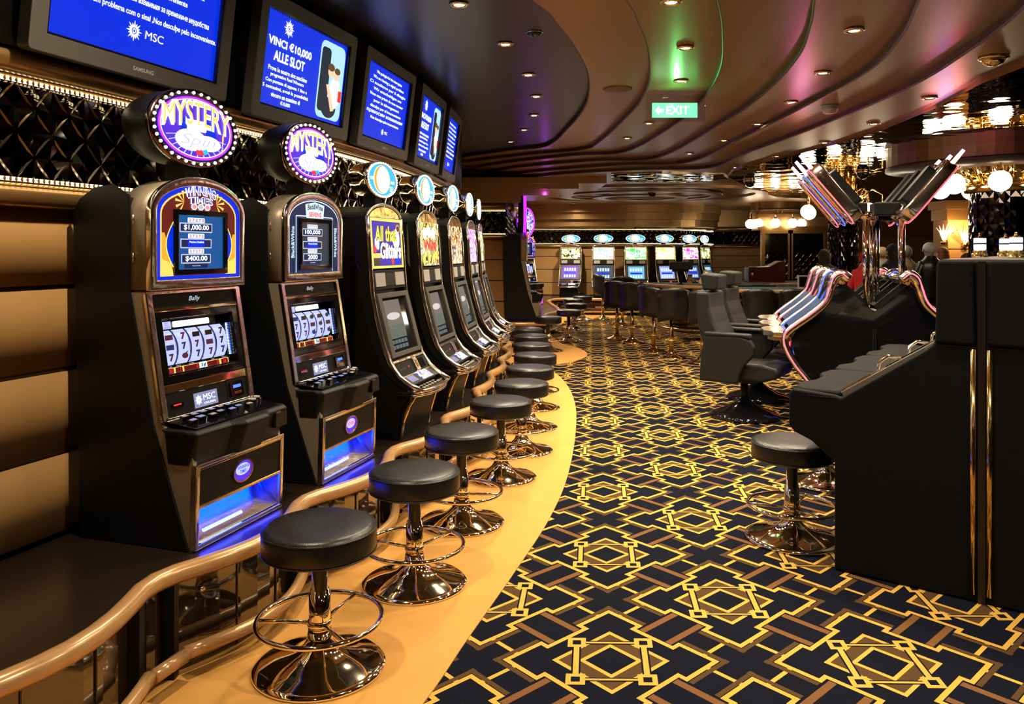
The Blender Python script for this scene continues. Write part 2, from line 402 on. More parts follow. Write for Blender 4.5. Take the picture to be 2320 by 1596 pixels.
# ------------------------------------------------------------------ left wall, mouldings, mirrored niche, fascia
WD=.66
b=B(M['wood'])
for z0,z1 in ((.40,.725),(.745,1.08),(1.10,1.435),(1.455,1.785)): band(b,WD,WD+.05,z0,z1)
b.mat(M['gap']); band(b,WD+.012,WD+.15,0,3.1)
struct(b.build('wall_left'))
b=B(M['bronze'])
def mould(z,r,d):
    b.tube([(*off(s,d),z) for s in srange(0,TOTAL,.15)],r,10)
mould(1.815,.042,WD-.03); mould(2.335,.05,WD-.10)
b.mat(M['bronze']); band(b,WD-.04,WD+.02,1.845,1.868); band(b,WD-.04,WD+.02,2.285,2.30)
b.mat(M['gap']); band(b,WD-.08,WD+.05,2.37,2.44)
struct(b.build('trim_7'))
b=B(M['black']); band(b,WD-.16,WD+.05,2.38,3.1); struct(b.build('wall_left'))
def lattice(name,P0,P1,z0,z1,cell=.125,seed=1,depth=.012,rail=.0022):
    """band of bevelled black mirror diamonds between two plan points or along the curve"""
    rnd=random.Random(seed); b=B(M['mirror'])
    if P1 is None: L=TOTAL; pos=lambda s,d:off(s,WD-d)
    else:
        v=Vector(P1)-Vector(P0); L=v.length; v.normalize(); nrm=Vector((v.y,-v.x))
        pos=lambda s,d:(P0[0]+v.x*s+nrm.x*d,P0[1]+v.y*s+nrm.y*d)
    nz=max(1,round((z1-z0)/(cell*1.25))); ch=(z1-z0)/nz; n=int(L/cell)
    def pt(s,z,d):
        x,y=pos(max(0,min(L,s)),d); return (x,y,z)
    for i in range(n+1):
        for j in range(2*nz+1):
            sc=i*cell+(cell/2 if j%2 else 0); zc=z0+j*ch/2
            if sc<0 or sc>L: continue
            e=[(sc-cell/2,zc),(sc,min(z1,zc+ch/2)),(sc+cell/2,zc),(sc,max(z0,zc-ch/2))]
            t=depth*(.85+.3*rnd.random()); ox=(rnd.random()-.5)*.06*cell; oz=(rnd.random()-.5)*.06*ch
            zz=min(z1,max(z0,zc+oz))
            vs=[pt(q[0],q[1],0) for q in e]+[pt(sc+ox,zz,t)]
            b.add(vs,[(0,4,1),(1,4,2),(2,4,3),(3,4,0)],False)
    b.mat(M['lat'])
    for i in range(-nz*1,n+1):
        for sgn in (1,-1):
            path=[]
            for j in range(0,2*nz+1):
                s=(i+ (j/2.0 if sgn>0 else -j/2.0)+ (0 if sgn>0 else nz))*cell; z=z0+j*ch/2
                if 0<=s<=L: path.append(pt(s,z,.006))
            if len(path)>1: b.tube(path,rail*2,4,smooth=False)
    return b.build(name)
struct(lattice('trim_8',None,None,1.885,2.275,cell=.17,depth=.014,rail=.003))

def led(label,path,group='rows of LED lights on the mouldings'):
    """aluminium channel with a row of warm diodes"""
    t=thing('led_strip',label,'light strip',group=group)
    b=B(M['bronze']); b.tube(path,.010,6); b.build('channel',parent=t)
    b=B(M['e_led']); L=0
    P=[Vector(p) for p in path]; nxt=0; acc=0
    for a,c in zip(P,P[1:]):
        d=(c-a).length
        while nxt<=acc+d:
            q=a+(c-a)*((nxt-acc)/d); b.box((q.x-.010,q.y-.007,q.z-.007),(q.x+.010,q.y+.007,q.z+.007)); nxt+=.025
        acc+=d
    o=b.build('diode_row',parent=t); o['kind']='stuff'
    return t
ss=srange(0,TOTAL,.2)
led('row of warm LED lights under the upper bronze moulding above the mirror band',[(*off(s,WD-.05),2.272) for s in ss])
led('row of warm LED lights under the mirror band, above the wood panels',[(*off(s,WD-.05),1.882) for s in ss])

# wall turning to face the aisle at the end of the machine row, then on to the second bay
def flatwall(P0,P1,name,seed=2,dz=0,top=2.8,zs=((.40,.725),(.745,1.08),(1.10,1.435),(1.455,1.785))):
    zs=[(z0,z1+(dz if z1>1.6 else 0)) for z0,z1 in zs]; lat=True
    v=Vector(P1)-Vector(P0); L=v.length; v.normalize(); nr=Vector((v.y,-v.x))
    T=Matrix(((v.x,-nr.x,0,P0[0]),(v.y,-nr.y,0,P0[1]),(0,0,1,0),(0,0,0,1)))   # local y goes into the wall
    b=B(M['wood']); b.T=T
    for z0,z1 in zs: b.box((0,0,z0),(L,.05,z1))
    b.mat(M['gap']); b.box((0,.012,0),(L,.15,top))
    b.mat(M['tan']); b.box((0,-.03,2.42+dz),(L,.1,top)); b.box((0,-.10,2.55+dz),(L,0,top))
    struct(b.build(name))
    b=B(M['bronze']); b.T=T
    for z,r,y in ((1.815+dz,.042,-.03),(2.345+dz,.055,-.08)): b.tube([(0,y,z),(L,y,z)],r,10)
    struct(b.build('trim_9'))
    if lat: struct(lattice('trim_10',P0,P1,1.885+dz,2.275+dz,cell=.15,depth=.02,rail=.004,seed=seed))
    return T,L
flatwall((-3,13.4),(-.11,13.4),'wall_left')
led('short row of LED lights above the small mirror panel where the wall turns',[(-1.5,13.34,2.272),(-.12,13.34,2.272)])
led('short row of LED lights below the small mirror panel where the wall turns',[(-1.5,13.34,1.882),(-.12,13.34,1.882)])
flatwall((-.11,13.4),(-.05,16.5),'wall_left'); flatwall((-.05,16.5),(.25,21.2),'wall_left')
far=[(.25,21.6),(1.9,21.35),(3.3,21.25),(4.6,21.7),(5.5,22.7),(6.0,23.6)]
for a,c in zip(far,far[1:]): flatwall(a,c,'wall_rear',seed=int(a[0]*10),dz=-.1)
flatwall((6.0,23.6),(8.2,23.6),'wall_rear',dz=-.1)
led('row of LED lights above the mirror band on the curved rear wall',[(x,y-.09,2.165) for x,y in far])
led('row of LED lights below the mirror band on the curved rear wall',[(x,y-.09,1.785) for x,y in far])
b=B(M['tan'])                                           # rounded bulkhead over the rear machines
pts=catmull([(.1,20.9),(1.9,20.6),(3.5,20.55),(4.9,20.9),(5.7,21.8),(6.0,23.0)],6)
for dz,dd in ((2.24,.0),(2.42,.18),(2.6,.36)):
    b.prism([(x-.0,y-dd+.2) for x,y in pts]+[(6.2,24),(-.5,24)],dz,2.8)
struct(b.build('wall_rear'))
b=B(M['wood']); b.box((8.2,23.4,0),(14,23.6,2.8)); struct(b.build('wall_rear'))
b=B(M['wood']); b.box((13.6,-6,0),(13.8,24,3.1)); struct(b.build('wall_right'))
b=B(M['wood']); b.box((-5,-5.6,0),(14,-5.4,3.2)); struct(b.build('wall_front'))
b=B(M['wood']); b.box((-5,-6,0),(-4.8,14,3.2)); struct(b.build('wall_left'))

# ------------------------------------------------------------------ raised platform under the machines
BASEO=lambda i:.10 if i<8 else .05
BOW=lambda i:.11 if i<8 else .06
def scallop(outset):
    """path of the platform edge: one outward bow per machine, a short recessed piece between"""
    P=[]
    for i in range(1,len(FC)-1):
        s0=S_AT[i]-.20; s1=S_AT[i+1]-.38
        for k in range(9):
            t=k/8; P.append(off(s0+(s1-s0)*t,-(outset+BASEO(i)+BOW(i)*math.sin(PI*t))))
        P.append(off(s1+.09,-(outset+BASEO(i)-.015)))
    return P
plat=thing('machine_platform','dark glossy platform with wavy wood rail under the long row of slot machines','platform')
edgeP=scallop(0)
ss=srange(S_AT[1]-.2,S_AT[-1]-.4,.2)
back=[off(s,WD-.01) for s in ss][::-1]
b=B(M['deck']); b.prism(edgeP+back,.35,.38); b.build('platform_top',parent=plat)
fr=scallop(-.03)
b=B(M['brown'])
for a,c in zip(fr,fr[1:]):
    d=Vector((c[0]-a[0],c[1]-a[1])); d.normalize(); n=Vector((-d.y,d.x))*.03
    b.add([(a[0],a[1],.006),(c[0],c[1],.006),(c[0],c[1],.35),(a[0],a[1],.35),(a[0]+n.x,a[1]+n.y,.006),(c[0]+n.x,c[1]+n.y,.006),(c[0]+n.x,c[1]+n.y,.35),(a[0]+n.x,a[1]+n.y,.35)],
      [(0,1,2,3),(5,4,7,6),(0,3,7,4),(1,5,6,2),(3,2,6,7),(0,4,5,1)],True)
b.sm=[False]*len(b.sm); b.build('front_panel',parent=plat)
b=B(M['rail']); b.tube([(x,y,.392) for x,y in scallop(.01)],.036,12); b.build('wood_rail',parent=plat)
for i in range(1,len(FC)-1):
    p=[]
    s0=S_AT[i]-.20; s1=S_AT[i+1]-.38
    for k in range(13):
        t=k/12; p.append((*off(s0+(s1-s0)*t,-(BASEO(i)+.05+BOW(i)*math.sin(PI*t))),.10))
    b=B(M['rail']); b.tube(p,.026,10); b.build('lower_rail',parent=plat)
    b=B(M['rail']); b.tube([(*off(s1+.015,-.06-BASEO(i)),.10),(*off(s1+.165,-.06-BASEO(i)),.10)],.026,10); b.build('lower_rail',parent=plat)
    for sx in (s1,s1+.17):
        x,y=off(sx,.005-BASEO(i)); b=B(M['black']); b.box((x-.02,y-.02,.006),(x+.02,y+.02,.37)); b.build('post',parent=plat)
    for q in (.35,.7):
        sm=S_AT[i]-.2+(s1-S_AT[i]+.2)*q; x,y=off(sm,-(BASEO(i)-.032+BOW(i)*math.sin(PI*q))); _,t=on_curve(sm)
        b=B(M['gap']); b.T=Matrix.Translation((x,y,0))@Matrix.Rotation(math.atan2(t[1],t[0]),4,'Z'); b.box((-.0025,-.006,.01),(.0025,.02,.35)); b.build('panel_seam',parent=plat)
    sm=S_AT[i]-.2+.12; x,y=off(sm,-(BASEO(i)-.03+BOW(i)*math.sin(PI*.15))); _,t=on_curve(sm)
    b=B(M['chrome_r']); b.T=Matrix.Translation((x,y,.29))@Matrix.Rotation(math.atan2(t[1],t[0]),4,'Z')@Matrix.Rotation(PI/2,4,'X'); b.lathe([(.012,0),(.014,.004),(.009,.016),(0,.016)],14); b.build('keyhole_lock',parent=plat)

# ------------------------------------------------------------------ slot machines, upright kind with an arched top box
def arch(w,zb,zs,zt,n=24,p=1.0):
    o=[(-w,zb),(-w,zs)]
    for i in range(1,n): 
        a=PI*i/n; o.append((-w*math.copysign(abs(math.cos(a))**p,math.cos(a)), zs+(zt-zs)*math.sin(a)**p))
    return o+[(w,zs),(w,zb)]
def rrect(w,h,r,n=5,cx=0,cy=0):
    o=[]
    for sx,sy,a0 in ((1,1,0),(-1,1,90),(-1,-1,180),(1,-1,270)):
        for k in range(n+1):
            a=math.radians(a0+90*k/n); o.append((cx+sx*(w-r)+r*math.cos(a),cy+sy*(h-r)+r*math.sin(a)))
    return o
def ell(rx,ry,n=40,cx=0,cy=0): return [(cx+rx*math.cos(2*PI*i/n),cy+ry*math.sin(2*PI*i/n)) for i in range(n)]
def plate(b,pts,w0,w1):     # outline in the panel's own x,y, between two depths
    return b.prism(pts,w0,w1,'z')
def rect(x0,y0,x1,y1): return [(x0,y0),(x1,y0),(x1,y1),(x0,y1)]
def sun_mark(b,cx,cy,r,w):
    """compass-like sun emblem"""
    pts=[]
    for k in range(32):
        a=2*PI*k/32; q=r*(1 if k%4==0 else (.78 if k%4==2 else .5)); pts.append((cx+q*math.cos(a),cy+q*math.sin(a)))
    b.ring(pts,[(cx+r*.34*math.cos(2*PI*k/32),cy+r*.34*math.sin(2*PI*k/32)) for k in range(32)],w,w+.0006,'z')
    b.ring(ell(r*.2,r*.26,16,cx,cy),ell(r*.12,r*.16,16,cx,cy),w,w+.0006,'z')

def topper_oval(root,rx,rz,zc,y0,kind):
    """lit oval sign in a drum with a ring of bulbs"""
    b=B(M['black']); 
    b.T=Matrix.Translation((0,y0,zc))@Matrix.Rotation(PI/2,4,'X')
    n=44
    def ringpts(q): return ell(rx*q,rz*q,n)
    vs=[];fs=[]
    secs=[(.97,0),(.97,-.10),(.88,-.17),(.62,-.21),(0.05,-.215)] if kind=='purple' else [(.96,0),(.96,-.06),(.9,-.065),(.9,-.13),(.8,-.15),(.4,-.17),(.05,-.17)]
    for q,wv in secs:
        for p in ringpts(q): vs.append((p[0],p[1],wv))
    for i in range(len(secs)-1):
        for k in range(n): fs.append((i*n+k,(i+1)*n+k,(i+1)*n+(k+1)%n,i*n+(k+1)%n))
    if kind!='purple': b.mat(M['chrome'])
    b.add(vs,fs,True)
    sign=b.build('topper_sign',parent=root)
    b=B(M['rimd'] if kind=='purple' else M['chrome_r']); b.T=Matrix.Translation((0,y0,zc))@Matrix.Rotation(PI/2,4,'X')
    b.ring(ell(rx,rz,n),ell(rx*.86,rz*.82,n),-.012,.012,'z',True); b.build('rim',parent=sign)
    bb=B(M['e_white']); bb.ball((0,0,0),.0075,8,5); first=None
    nb=34 if kind=='purple' else 40
    for k in range(nb):
        a=2*PI*k/nb
        if first is None: o=first=bb.build('bulb',parent=sign)
        else: o=first.copy(); COL.objects.link(o); o.parent=sign
        o.location=(rx*.93*math.cos(a),y0-.015,zc+rz*.91*math.sin(a))
    T=Matrix.Translation((0,y0-.013,zc))@Matrix.Rotation(PI/2,4,'X')
    b=B(); b.T=T
    if kind=='purple':
        b.mat(M['e_violet']); plate(b,ell(rx*.86,rz*.82,n),-.01,0)
        b.mat(M['e_purple']); b.ring(ell(rx*.84,rz*.80,n),ell(rx*.80,rz*.75,n),0,.001,'z')
        b.mat(M['e_white']); b.ring(ell(rx*.80,rz*.75,n),ell(rx*.785,rz*.73,n),0,.0012,'z')
        for q in range(-6,7):       # burst of rays behind the words
            a=-PI/2+q*.22; b.mat(M['e_lav']); b.add([(0,-.02,.0011),(rx*.7*math.cos(a-.02),-.02+rz*.62*math.sin(a-.02),.0011),(rx*.7*math.cos(a+.02),-.02+rz*.62*math.sin(a+.02),.0011)],[(0,1,2)],False)
        b.mat(M['e_blue']); plate(b,[(-.115,.03),(-.05,.045),(-.05,-.06),(-.09,-.08)],.0012,.0016); plate(b,[(.05,.045),(.12,.03),(.13,-.06),(.06,-.05)],.0012,.0016)
        b.mat(M['e_white']); plate(b,rrect(.062,.024,.008,cx=-.005,cy=.012),.0018,.003); plate(b,ell(.10,.048,24,-.04,-.055),.0018,.0028); plate(b,ell(.085,.035,24,.07,-.06),.0018,.0027)
        b.mat(M['e_red']); plate(b,[(-.01,-.095),(.03,-.095),(.045,-.115),(-.005,-.12)],.0029,.0033); b.mat(M['e_teal']); plate(b,[(.03,-.095),(.06,-.085),(.07,-.105),(.045,-.115)],.0029,.0033)
        b.build('sign_face',parent=sign)
        text('MYSTERY',.122,T@Matrix.Translation((0,.034,.002)),M['e_white'],sign,width=.445,bend=.030,ext=.0022,bold=.03,flare=.15)
        text('MYSTERY',.104,T@Matrix.Translation((0,.036,.003)),M['e_gold'],sign,width=.42,bend=.030,ext=.0032,flare=.15)
        text('Five Times Pay',.012,T@Matrix.Translation((-.005,.012,.003)),M['e_grey'],sign,width=.09)
        text('Spin',.075,T@Matrix.Translation((.0,-.06,.0035)),M['e_white'],sign,width=.24,shear=.3,bold=.03,ext=.003)
        text('Spin',.062,T@Matrix.Translation((.0,-.06,.0045)),M['e_lav'],sign,width=.225,shear=.3,bold=-.01,ext=.004)
        text('!',.095,T@Matrix.Translation((.165,-.045,.003)),M['e_gold'],sign,width=.02,shear=.2,bold=.02,ext=.003)
    else:
        b.mat(M['e_teal']); plate(b,ell(rx*.86,rz*.82,n),-.01,0)
        b.mat(M['e_white']); plate(b,ell(rx*.52,rz*.76,n,-.02,0),.001,.002)
        b.mat(M['e_orange']); b.ring(ell(rx*.50,rz*.74,n,-.02,0),ell(rx*.40,rz*.70,n,-.005,0),.0022,.0026,'z')
        b.mat(M['e_white']); plate(b,rrect(.028,.009,.002,cx=.165,cy=-.008),.001,.003); plate(b,rrect(.028,.009,.002,cx=-.175,cy=.0),.001,.003)
        for q in range(3): plate(b,rrect(.026-.004*q,.0035,.001,cx=.14,cy=-.042-.013*q),.001,.003)
        b.mat(M['e_red']); 
        b.build('sign_face',parent=sign)
        text('ONE',.012,T@Matrix.Translation((.165,-.008,.0035)),M['e_red'],sign,width=.042)
        text('ONE',.012,T@Matrix.Translation((-.175,0,.0035)),M['e_red'],sign,width=.042)
    return sign

def machine_arched(v):
    """v: 0 blue and gold artwork, 1 black and white artwork, 2 second-bay kind with a round purple sign"""
    root=thing('slot_machine','arched slot machine','slot machine')
    W=.30
    b=B(M['black'])                                        # deep black side cheeks
    prof=[(.012,0),(.57,0),(.61,1.38),(.575,1.44),(.50,1.485),(.40,1.50),(.31,1.45),(.307,1.046),(.19,.507)]
    for s in (-1,1): b.prism([(p[0],p[1]) for p in prof],s*W-.006,s*W+.006,'x')
    b.prism([(.16,.0),(.56,0),(.60,1.37),(.50,1.47),(.31,1.44),(.31,1.05),(.24,.507),(.16,.40)],-W,W,'x')
    b.build('cabinet',parent=root,bevel=.004)
    b=B(M['grey'])                                         # metal front shell seen from the side
    for s in (-1,1): b.prism([(0,0),(.16,0),(.32,.507),(.33,1.045),(.245,1.045),(.155,.507),(.0,.38),(-.012,.33)],s*(W-.014)-.010,s*(W-.014)+.010,'x')
    b.box((-W+.02,.02,.36),(W-.02,.24,.49)); b.box((-W+.02,.265,1.0),(W-.02,.33,1.05))
    b.build('front_shell',parent=root)
    b=B(M['grey']); b.prism(arch(W-.002,1.055,1.385,1.535),.215,.36,'y',True); 
    if v!=2:
        b.mat(M['chrome_r']); b.tube([(-W-.003,.29,1.17),(-W-.003,.29,1.21)],.004,6); b.tube([(-W-.003,.29,1.33),(-W-.003,.29,1.37)],.004,6)
    top=b.build('top_box',parent=root)
    b=B(M['chrome_r']); b.ring(arch(W+.004,1.052,1.385,1.545),arch(W-.030,1.095,1.385,1.505),.196,.225,'y',True); b.build('arch_frame',parent=top,bevel=.004)
    # ---- artwork panel and upper screen
    T=Matrix.Translation((0,.205,1.095))@Matrix.Rotation(PI/2,4,'X')   # panel x, height from its foot, towards the viewer
    def A(w,zb,zs,zt,p=1.): return [(x,z-1.095) for x,z in arch(w,zb,zs,zt,20,p)]
    b=B(); b.T=T
    if v==0:
        b.mat(M['e_blue']); plate(b,A(.272,1.095,1.385,1.508),-.005,0)
        b.mat(M['e_gold']); b.ring(A(.245,1.11,1.375,1.485),A(.238,1.11,1.372,1.478),0,.0012,'z')
        b.mat(em('art_maroon',(.12,.012,.008),.8)); plate(b,A(.238,1.11,1.372,1.478),0,.0008)
        for s in (-1,1):
            b.mat(M['e_orange']); plate(b,[(s*.238,.015),(s*.168,.015),(s*.19,.12),(s*.222,.2),(s*.238,.2)][::s],.0008,.0016)
            b.mat(M['e_gold']); plate(b,[(s*.238,.015),(s*.168,.015),(s*.185,.07),(s*.238,.09)][::s],.0016,.002)
            b.mat(M['e_blue']); plate(b,[(s*(.166+.045*math.sin(PI*k/12)),.05+.2*k/12) for k in range(13)][::-s],.0017,.0023)
            b.mat(M['e_yel']); b.tube([(s*(.168+.045*math.sin(PI*k/12)),.05+.2*k/12,.0025) for k in range(13)],.0025,4)
            for q in range(5):      # golden rays beside the title
                a=math.radians(-60+35*q) if s>0 else math.radians(180+60-35*q)
                b.mat(M['e_gold']); b.add([(s*.105,.335,.002),(s*.105+.055*math.cos(a-.12),.335+.05*math.sin(a-.12),.002),(s*.105+.055*math.cos(a+.12),.335+.05*math.sin(a+.12),.002)],[(0,1,2)],False)
    elif v==1:
        b.mat(em('art_midnight',(.01,.015,.06),.8)); plate(b,A(.272,1.095,1.385,1.508),-.005,0)
        b.mat(M['e_cyan']); b.ring(A(.262,1.10,1.38,1.50),A(.257,1.10,1.38,1.494),0,.001,'z'); b.ring(A(.195,1.10,1.41,1.412),A(.190,1.10,1.405,1.406),0,.001,'z')
        b.mat(M['e_red']); b.ring([(.270,0),(.270,.29),(.262,.29),(.262,0)],[(.269,.001),(.269,.289),(.263,.289),(.263,.001)],0,.001,'z')
        b.mat(M['e_cyan']); plate(b,[(-.09,.305),(.09,.305),(.10,.38),(0,.395),(-.10,.38)],.0005,.0012)
    else:
        b.mat(art('art_violet_blue',[(.01,.01,.1),(.1,.02,.6),(.5,.3,1),(.01,.1,.5)],14,.9)); plate(b,A(.272,1.095,1.385,1.508),-.005,0)
    b.build('artwork_panel',parent=top)
    b=B(M['blackg']); b.T=T; b.ring(rect(-.172,.018,.172,.302),rect(-.148,.042,.148,.278),.0,.014,'z'); b.build('screen_bezel',parent=top,bevel=.003)
    b=B(); b.T=T
    if v==1: b.mat(em('screen_slate',(.03,.035,.05),.8))
    else: b.mat(M['e_bluel'] if v==0 else M['e_navy'])
    plate(b,rect(-.148,.042,.148,.278),.0012,.003)
    dark=M['e_navy']; 
    def jack(z,wd=.105,cx=-.03):
        b.mat(M['e_silver']); plate(b,rrect(wd,.021,.003,cx=cx,cy=z),.003,.0036); b.mat(dark); plate(b,rrect(wd-.006,.016,.002,cx=cx,cy=z),.0036,.004)
        b.mat(M['e_cyan']); plate(b,rrect(wd*.52,.011,.004,cx=cx,cy=z+.033),.003,.0036)
    jack(.225); jack(.155,.10); jack(.088,.095)
    b.mat(M['e_blue']); plate(b,rect(-.085,.138,.022,.172),.0041,.0045)
    b.mat(M['e_navy']); plate(b,rrect(.075,.009,.003,cx=-.03,cy=.056),.003,.0036)
    scr=b.build('upper_screen',parent=top)
    big={0:('$1,000.00','$400.00'),1:('100,000','2000'),2:('1000','500')}[v]
    text(big[0],.026,T@Matrix.Translation((-.03,.225,.0045)),M['e_text'],scr,width=.16,bold=.02)
    text('Machine Disabled',.009,T@Matrix.Translation((-.03,.162,.0048)),M['e_text'],scr)
    text(big[1],.026,T@Matrix.Translation((-.03,.088,.0045)),M['e_text'],scr,width=.14 if v==0 else .10,bold=.02)
    for z,sx in ((.258,.095),(.188,.09),(.121,.085)):
        text({0:'2 7 2 7 2',1:'7 7 7 7 7',2:'7 7 7'}[v],.013,T@Matrix.Translation((-.03,z,.004)),M['e_red'],scr,width=sx,bold=.03)
    text('Play Up To 150 Credits',.005,T@Matrix.Translation((-.03,.056,.004)),M['e_text'],scr)
    if v==0:
        text('WINNING',.042,T@Matrix.Translation((0,.374,.002)),M['e_white'],top,'title_lettering',width=.20,bend=.016,bold=.03)
        text('WINNING',.034,T@Matrix.Translation((0,.374,.004)),M['e_blue'],top,'title_lettering',width=.187,bend=.016,bold=0)
        text('TIMES',.032,T@Matrix.Translation((0,.342,.002)),M['e_white'],top,'title_lettering',width=.16,bend=.006,bold=.03)
        text('TIMES',.026,T@Matrix.Translation((0,.343,.004)),M['e_blue'],top,'title_lettering',width=.148,bend=.006,bold=0)
        for k in (-1,0,1):
            b=B(M['e_white']); b.T=T; b.ring(ell(.019,.014,20,k*.043,.318),ell(.015,.010,20,k*.043,.318),.003,.004,'z'); b.mat(M['e_pink'] if k else M['e_silver']); plate(b,ell(.012,.008,16,k*.043,.318),.003,.004); b.build('medallion',parent=top)
    elif v==1:
        text('Black&White',.030,T@Matrix.Translation((0,.362,.002)),M['gap'],top,'title_lettering',width=.16,bend=.008,bold=.03)
        text('SEVENS',.026,T@Matrix.Translation((0,.325,.002)),M['e_red'],top,'title_lettering',width=.13,bold=.03)
        for s in (-1,1):
            text('Black&White',.03,T@Matrix.Translation((s*.226,.17,.001))@Matrix.Rotation(s*-PI/2,4,'Z'),M['e_cyan'],top,'side_lettering',width=.17,bold=.02)
    # ---- slanting middle: header, reels, service strip
    up=Vector((0,.245-.155,1.045-.507)); Lh=up.length
    T=frame((0,.153,.508),up)
    b=B(M['chrome_r']); b.T=T
    b.ring(rrect(.302,Lh/2,.01,cy=Lh/2),rrect(.268,Lh/2-.014,.008,cy=Lh/2),-.004,.016,'z'); b.build('chrome_frame',parent=root,bevel=.004)
    b=B(M['chrome']); b.T=T; plate(b,rect(-.27,.112,.27,.150),-.004,.010); b.build('chrome_bar',parent=root,bevel=.004)
    b=B(M['chrome']); b.T=T; plate(b,rect(-.27,.455,.27,.472),-.004,.014); b.build('chrome_bar',parent=root,bevel=.004)
    b=B(M['plastic']); b.T=T; plate(b,rect(-.27,.472,.27,Lh-.012),-.004,.006); hd=b.build('header_panel',parent=root)
    text('Bally',.026,T@Matrix.Translation((-.01,.502,.006)),M['e_silver'],hd,'maker_lettering',shear=.4,width=.075,bold=.005)
    b=B(M['blackg']); b.T=T; b.ring(rect(-.268,.150,.268,.455),rect(-.225,.185,.225,.425),-.03,.010,'z'); b.ring(rect(-.232,.182,.232,.43),rect(-.222,.192,.222,.42),-.04,-.0,'z')
    win=b.build('reel_window',parent=root,bevel=.003)
    b=B(M['blackg']); b.T=T; plate(b,rect(-.23,.18,.23,.43),-.05,-.04); b.build('window_back',parent=win)
    b=B(); b.T=T; b.mat(M['e_white']); plate(b,rrect(.115,.013,.006,cx=.0,cy=.400),-.038,-.034); b.mat(M['e_lav']); plate(b,rect(-.185,.383,-.13,.415),-.038,-.034); b.build('lit_banner',parent=win)
    text({0:'WINNING TIMES',1:'BLACK & WHITE SEVENS',2:'SEVENS'}[v],.012,T@Matrix.Translation((0,.40,-.033)),M['e_red'],win,width=.18)
    text('PLAY MAX CREDITS'.replace(' ','\n'),.026,T@Matrix.Translation((-.157,.399,-.033)),M['gap'],win,width=.038)
    syms=[M['gap'],em('reel_indigo',(.02,.03,.12),.6),em('reel_maroon',(.09,.02,.04),.6)]
    rnd=random.Random(v+3)
    for k in range(5):
        x=-.178+k*.083
        b=B(); b.T=T; b.mat(M['e_lav']); n=10; vs=[];fs=[]
        for i in range(n+1):
            a=-.85+1.7*i/n
            for sx in (-.036,.036): vs.append((x+sx,.302+.075*math.sin(a)/math.sin(.85),-.038+.03*(math.cos(a)-math.cos(.85))/.34))
        for i in range(n): fs.append((2*i,2*i+1,2*i+3,2*i+2))
        b.add(vs,fs,True)
        b.mat(M['e_bluel']); b.add([(x+.022+.01*math.sin(PI*i/8)-(.002 if q else 0),.232+.14*i/8,-.006) for i in range(9) for q in (0,1)],[(2*i,2*i+1,2*i+3,2*i+2) for i in range(8)],False)
        reel=b.build('reel',parent=win)
        for j,z in enumerate((.345,.302,.259)):
            sy=rnd.choice(['7','BAR','o','7'])
            m=rnd.choice(syms)
            if sy=='7': text('7',.032,T@Matrix.Translation((x-.006,z,-.004)),m,win,'reel_symbol',width=.028,bold=.06)
            elif sy=='BAR':
                b=B(m); b.T=T; plate(b,rect(x-.028,z-.011,x+.016,z+.011),-.006,-.004); b.build('reel_symbol',parent=win)
            else:
                b=B(m); b.T=T; plate(b,ell(.018,.012,18,x-.006,z),-.006,-.004); plate(b,[(x-.002,z+.012),(x+.018,z+.02),(x+.006,z+.008)],-.006,-.0045); b.build('reel_symbol',parent=win)
    # level lamps at the right and red number windows below
    b=B(); b.T=T
    for k in range(20):
        b.mat(M['e_cyan'] if k%2 else M['e_white'])
        plate(b,rect(.204,.228+.0076*k,.212,.2335+.0076*k),-.02,-.016); b.mat(M['e_bneon']); plate(b,rect(.216,.228+.0076*k,.221,.232+.0076*k),-.02,-.016)
    b.build('level_lamps',parent=win)
    digits={0:['20','1','0','0','20'],1:['5','1','0','0','25'],2:['5','1','0','0','5']}[v]
    for (x0,x1,nm,d) in ((-.205,-.168,'LINES',digits[0]),(-.160,-.115,'LINE BET',digits[1]),(-.108,-.01,'WIN PAID',digits[2]),(.04,.125,'CREDIT',digits[3]),(.135,.185,'TOTAL BET',digits[4])):
        b=B(em('red_window',(.12,.0,.005),.7)); b.T=T; plate(b,rect(x0,.192,x1,.214),-.02,-.016); b.mat(M['e_gold']); b.ring(rect(x0-.002,.190,x1+.002,.216),rect(x0,.192,x1,.214),-.02,-.014,'z'); nw=b.build('number_window',parent=win)
        text(d,.015,T@Matrix.Translation(((x1-.014 if len(d)<2 else (x0+x1)/2),.203,-.0155)),M['e_red'],nw)
        text(nm,.005,T@Matrix.Translation(((x0+x1)/2,.2205,-.0155)),M['e_silver'],nw)
    b=B(M['e_cyan']); b.T=T; plate(b,rect(-.005,.189,.036,.218),-.019,-.013); b.build('denomination_tile',parent=win); text('1¢',.018,T@Matrix.Translation((.016,.203,-.0125)),M['gap'],win,width=.028,bold=.03)
    # service strip with logo display and note slot
    b=B(M['plastic']); b.T=T; plate(b,rect(-.27,.008,.12,.112),-.004,.006); plate(b,rect(.123,.008,.27,.112),-.004,.006); sp=b.build('service_panel',parent=root,bevel=.002)
    b=B(M['e_grey']); b.T=T; plate(b,rect(-.098,.024,.052,.088),.006,.008); lg=b.build('logo_display',parent=sp)
    b=B(M['e_text']); b.T=T; sun_mark(b,-.072,.057,.024,.0085); b.build('sun_emblem',parent=sp)
    text('MSC',.026,T@Matrix.Translation((-.003,.064,.0085)),M['e_text'],sp,width=.078); text('CRUISES',.008,T@Matrix.Translation((-.003,.038,.0085)),M['e_text'],sp,width=.075)
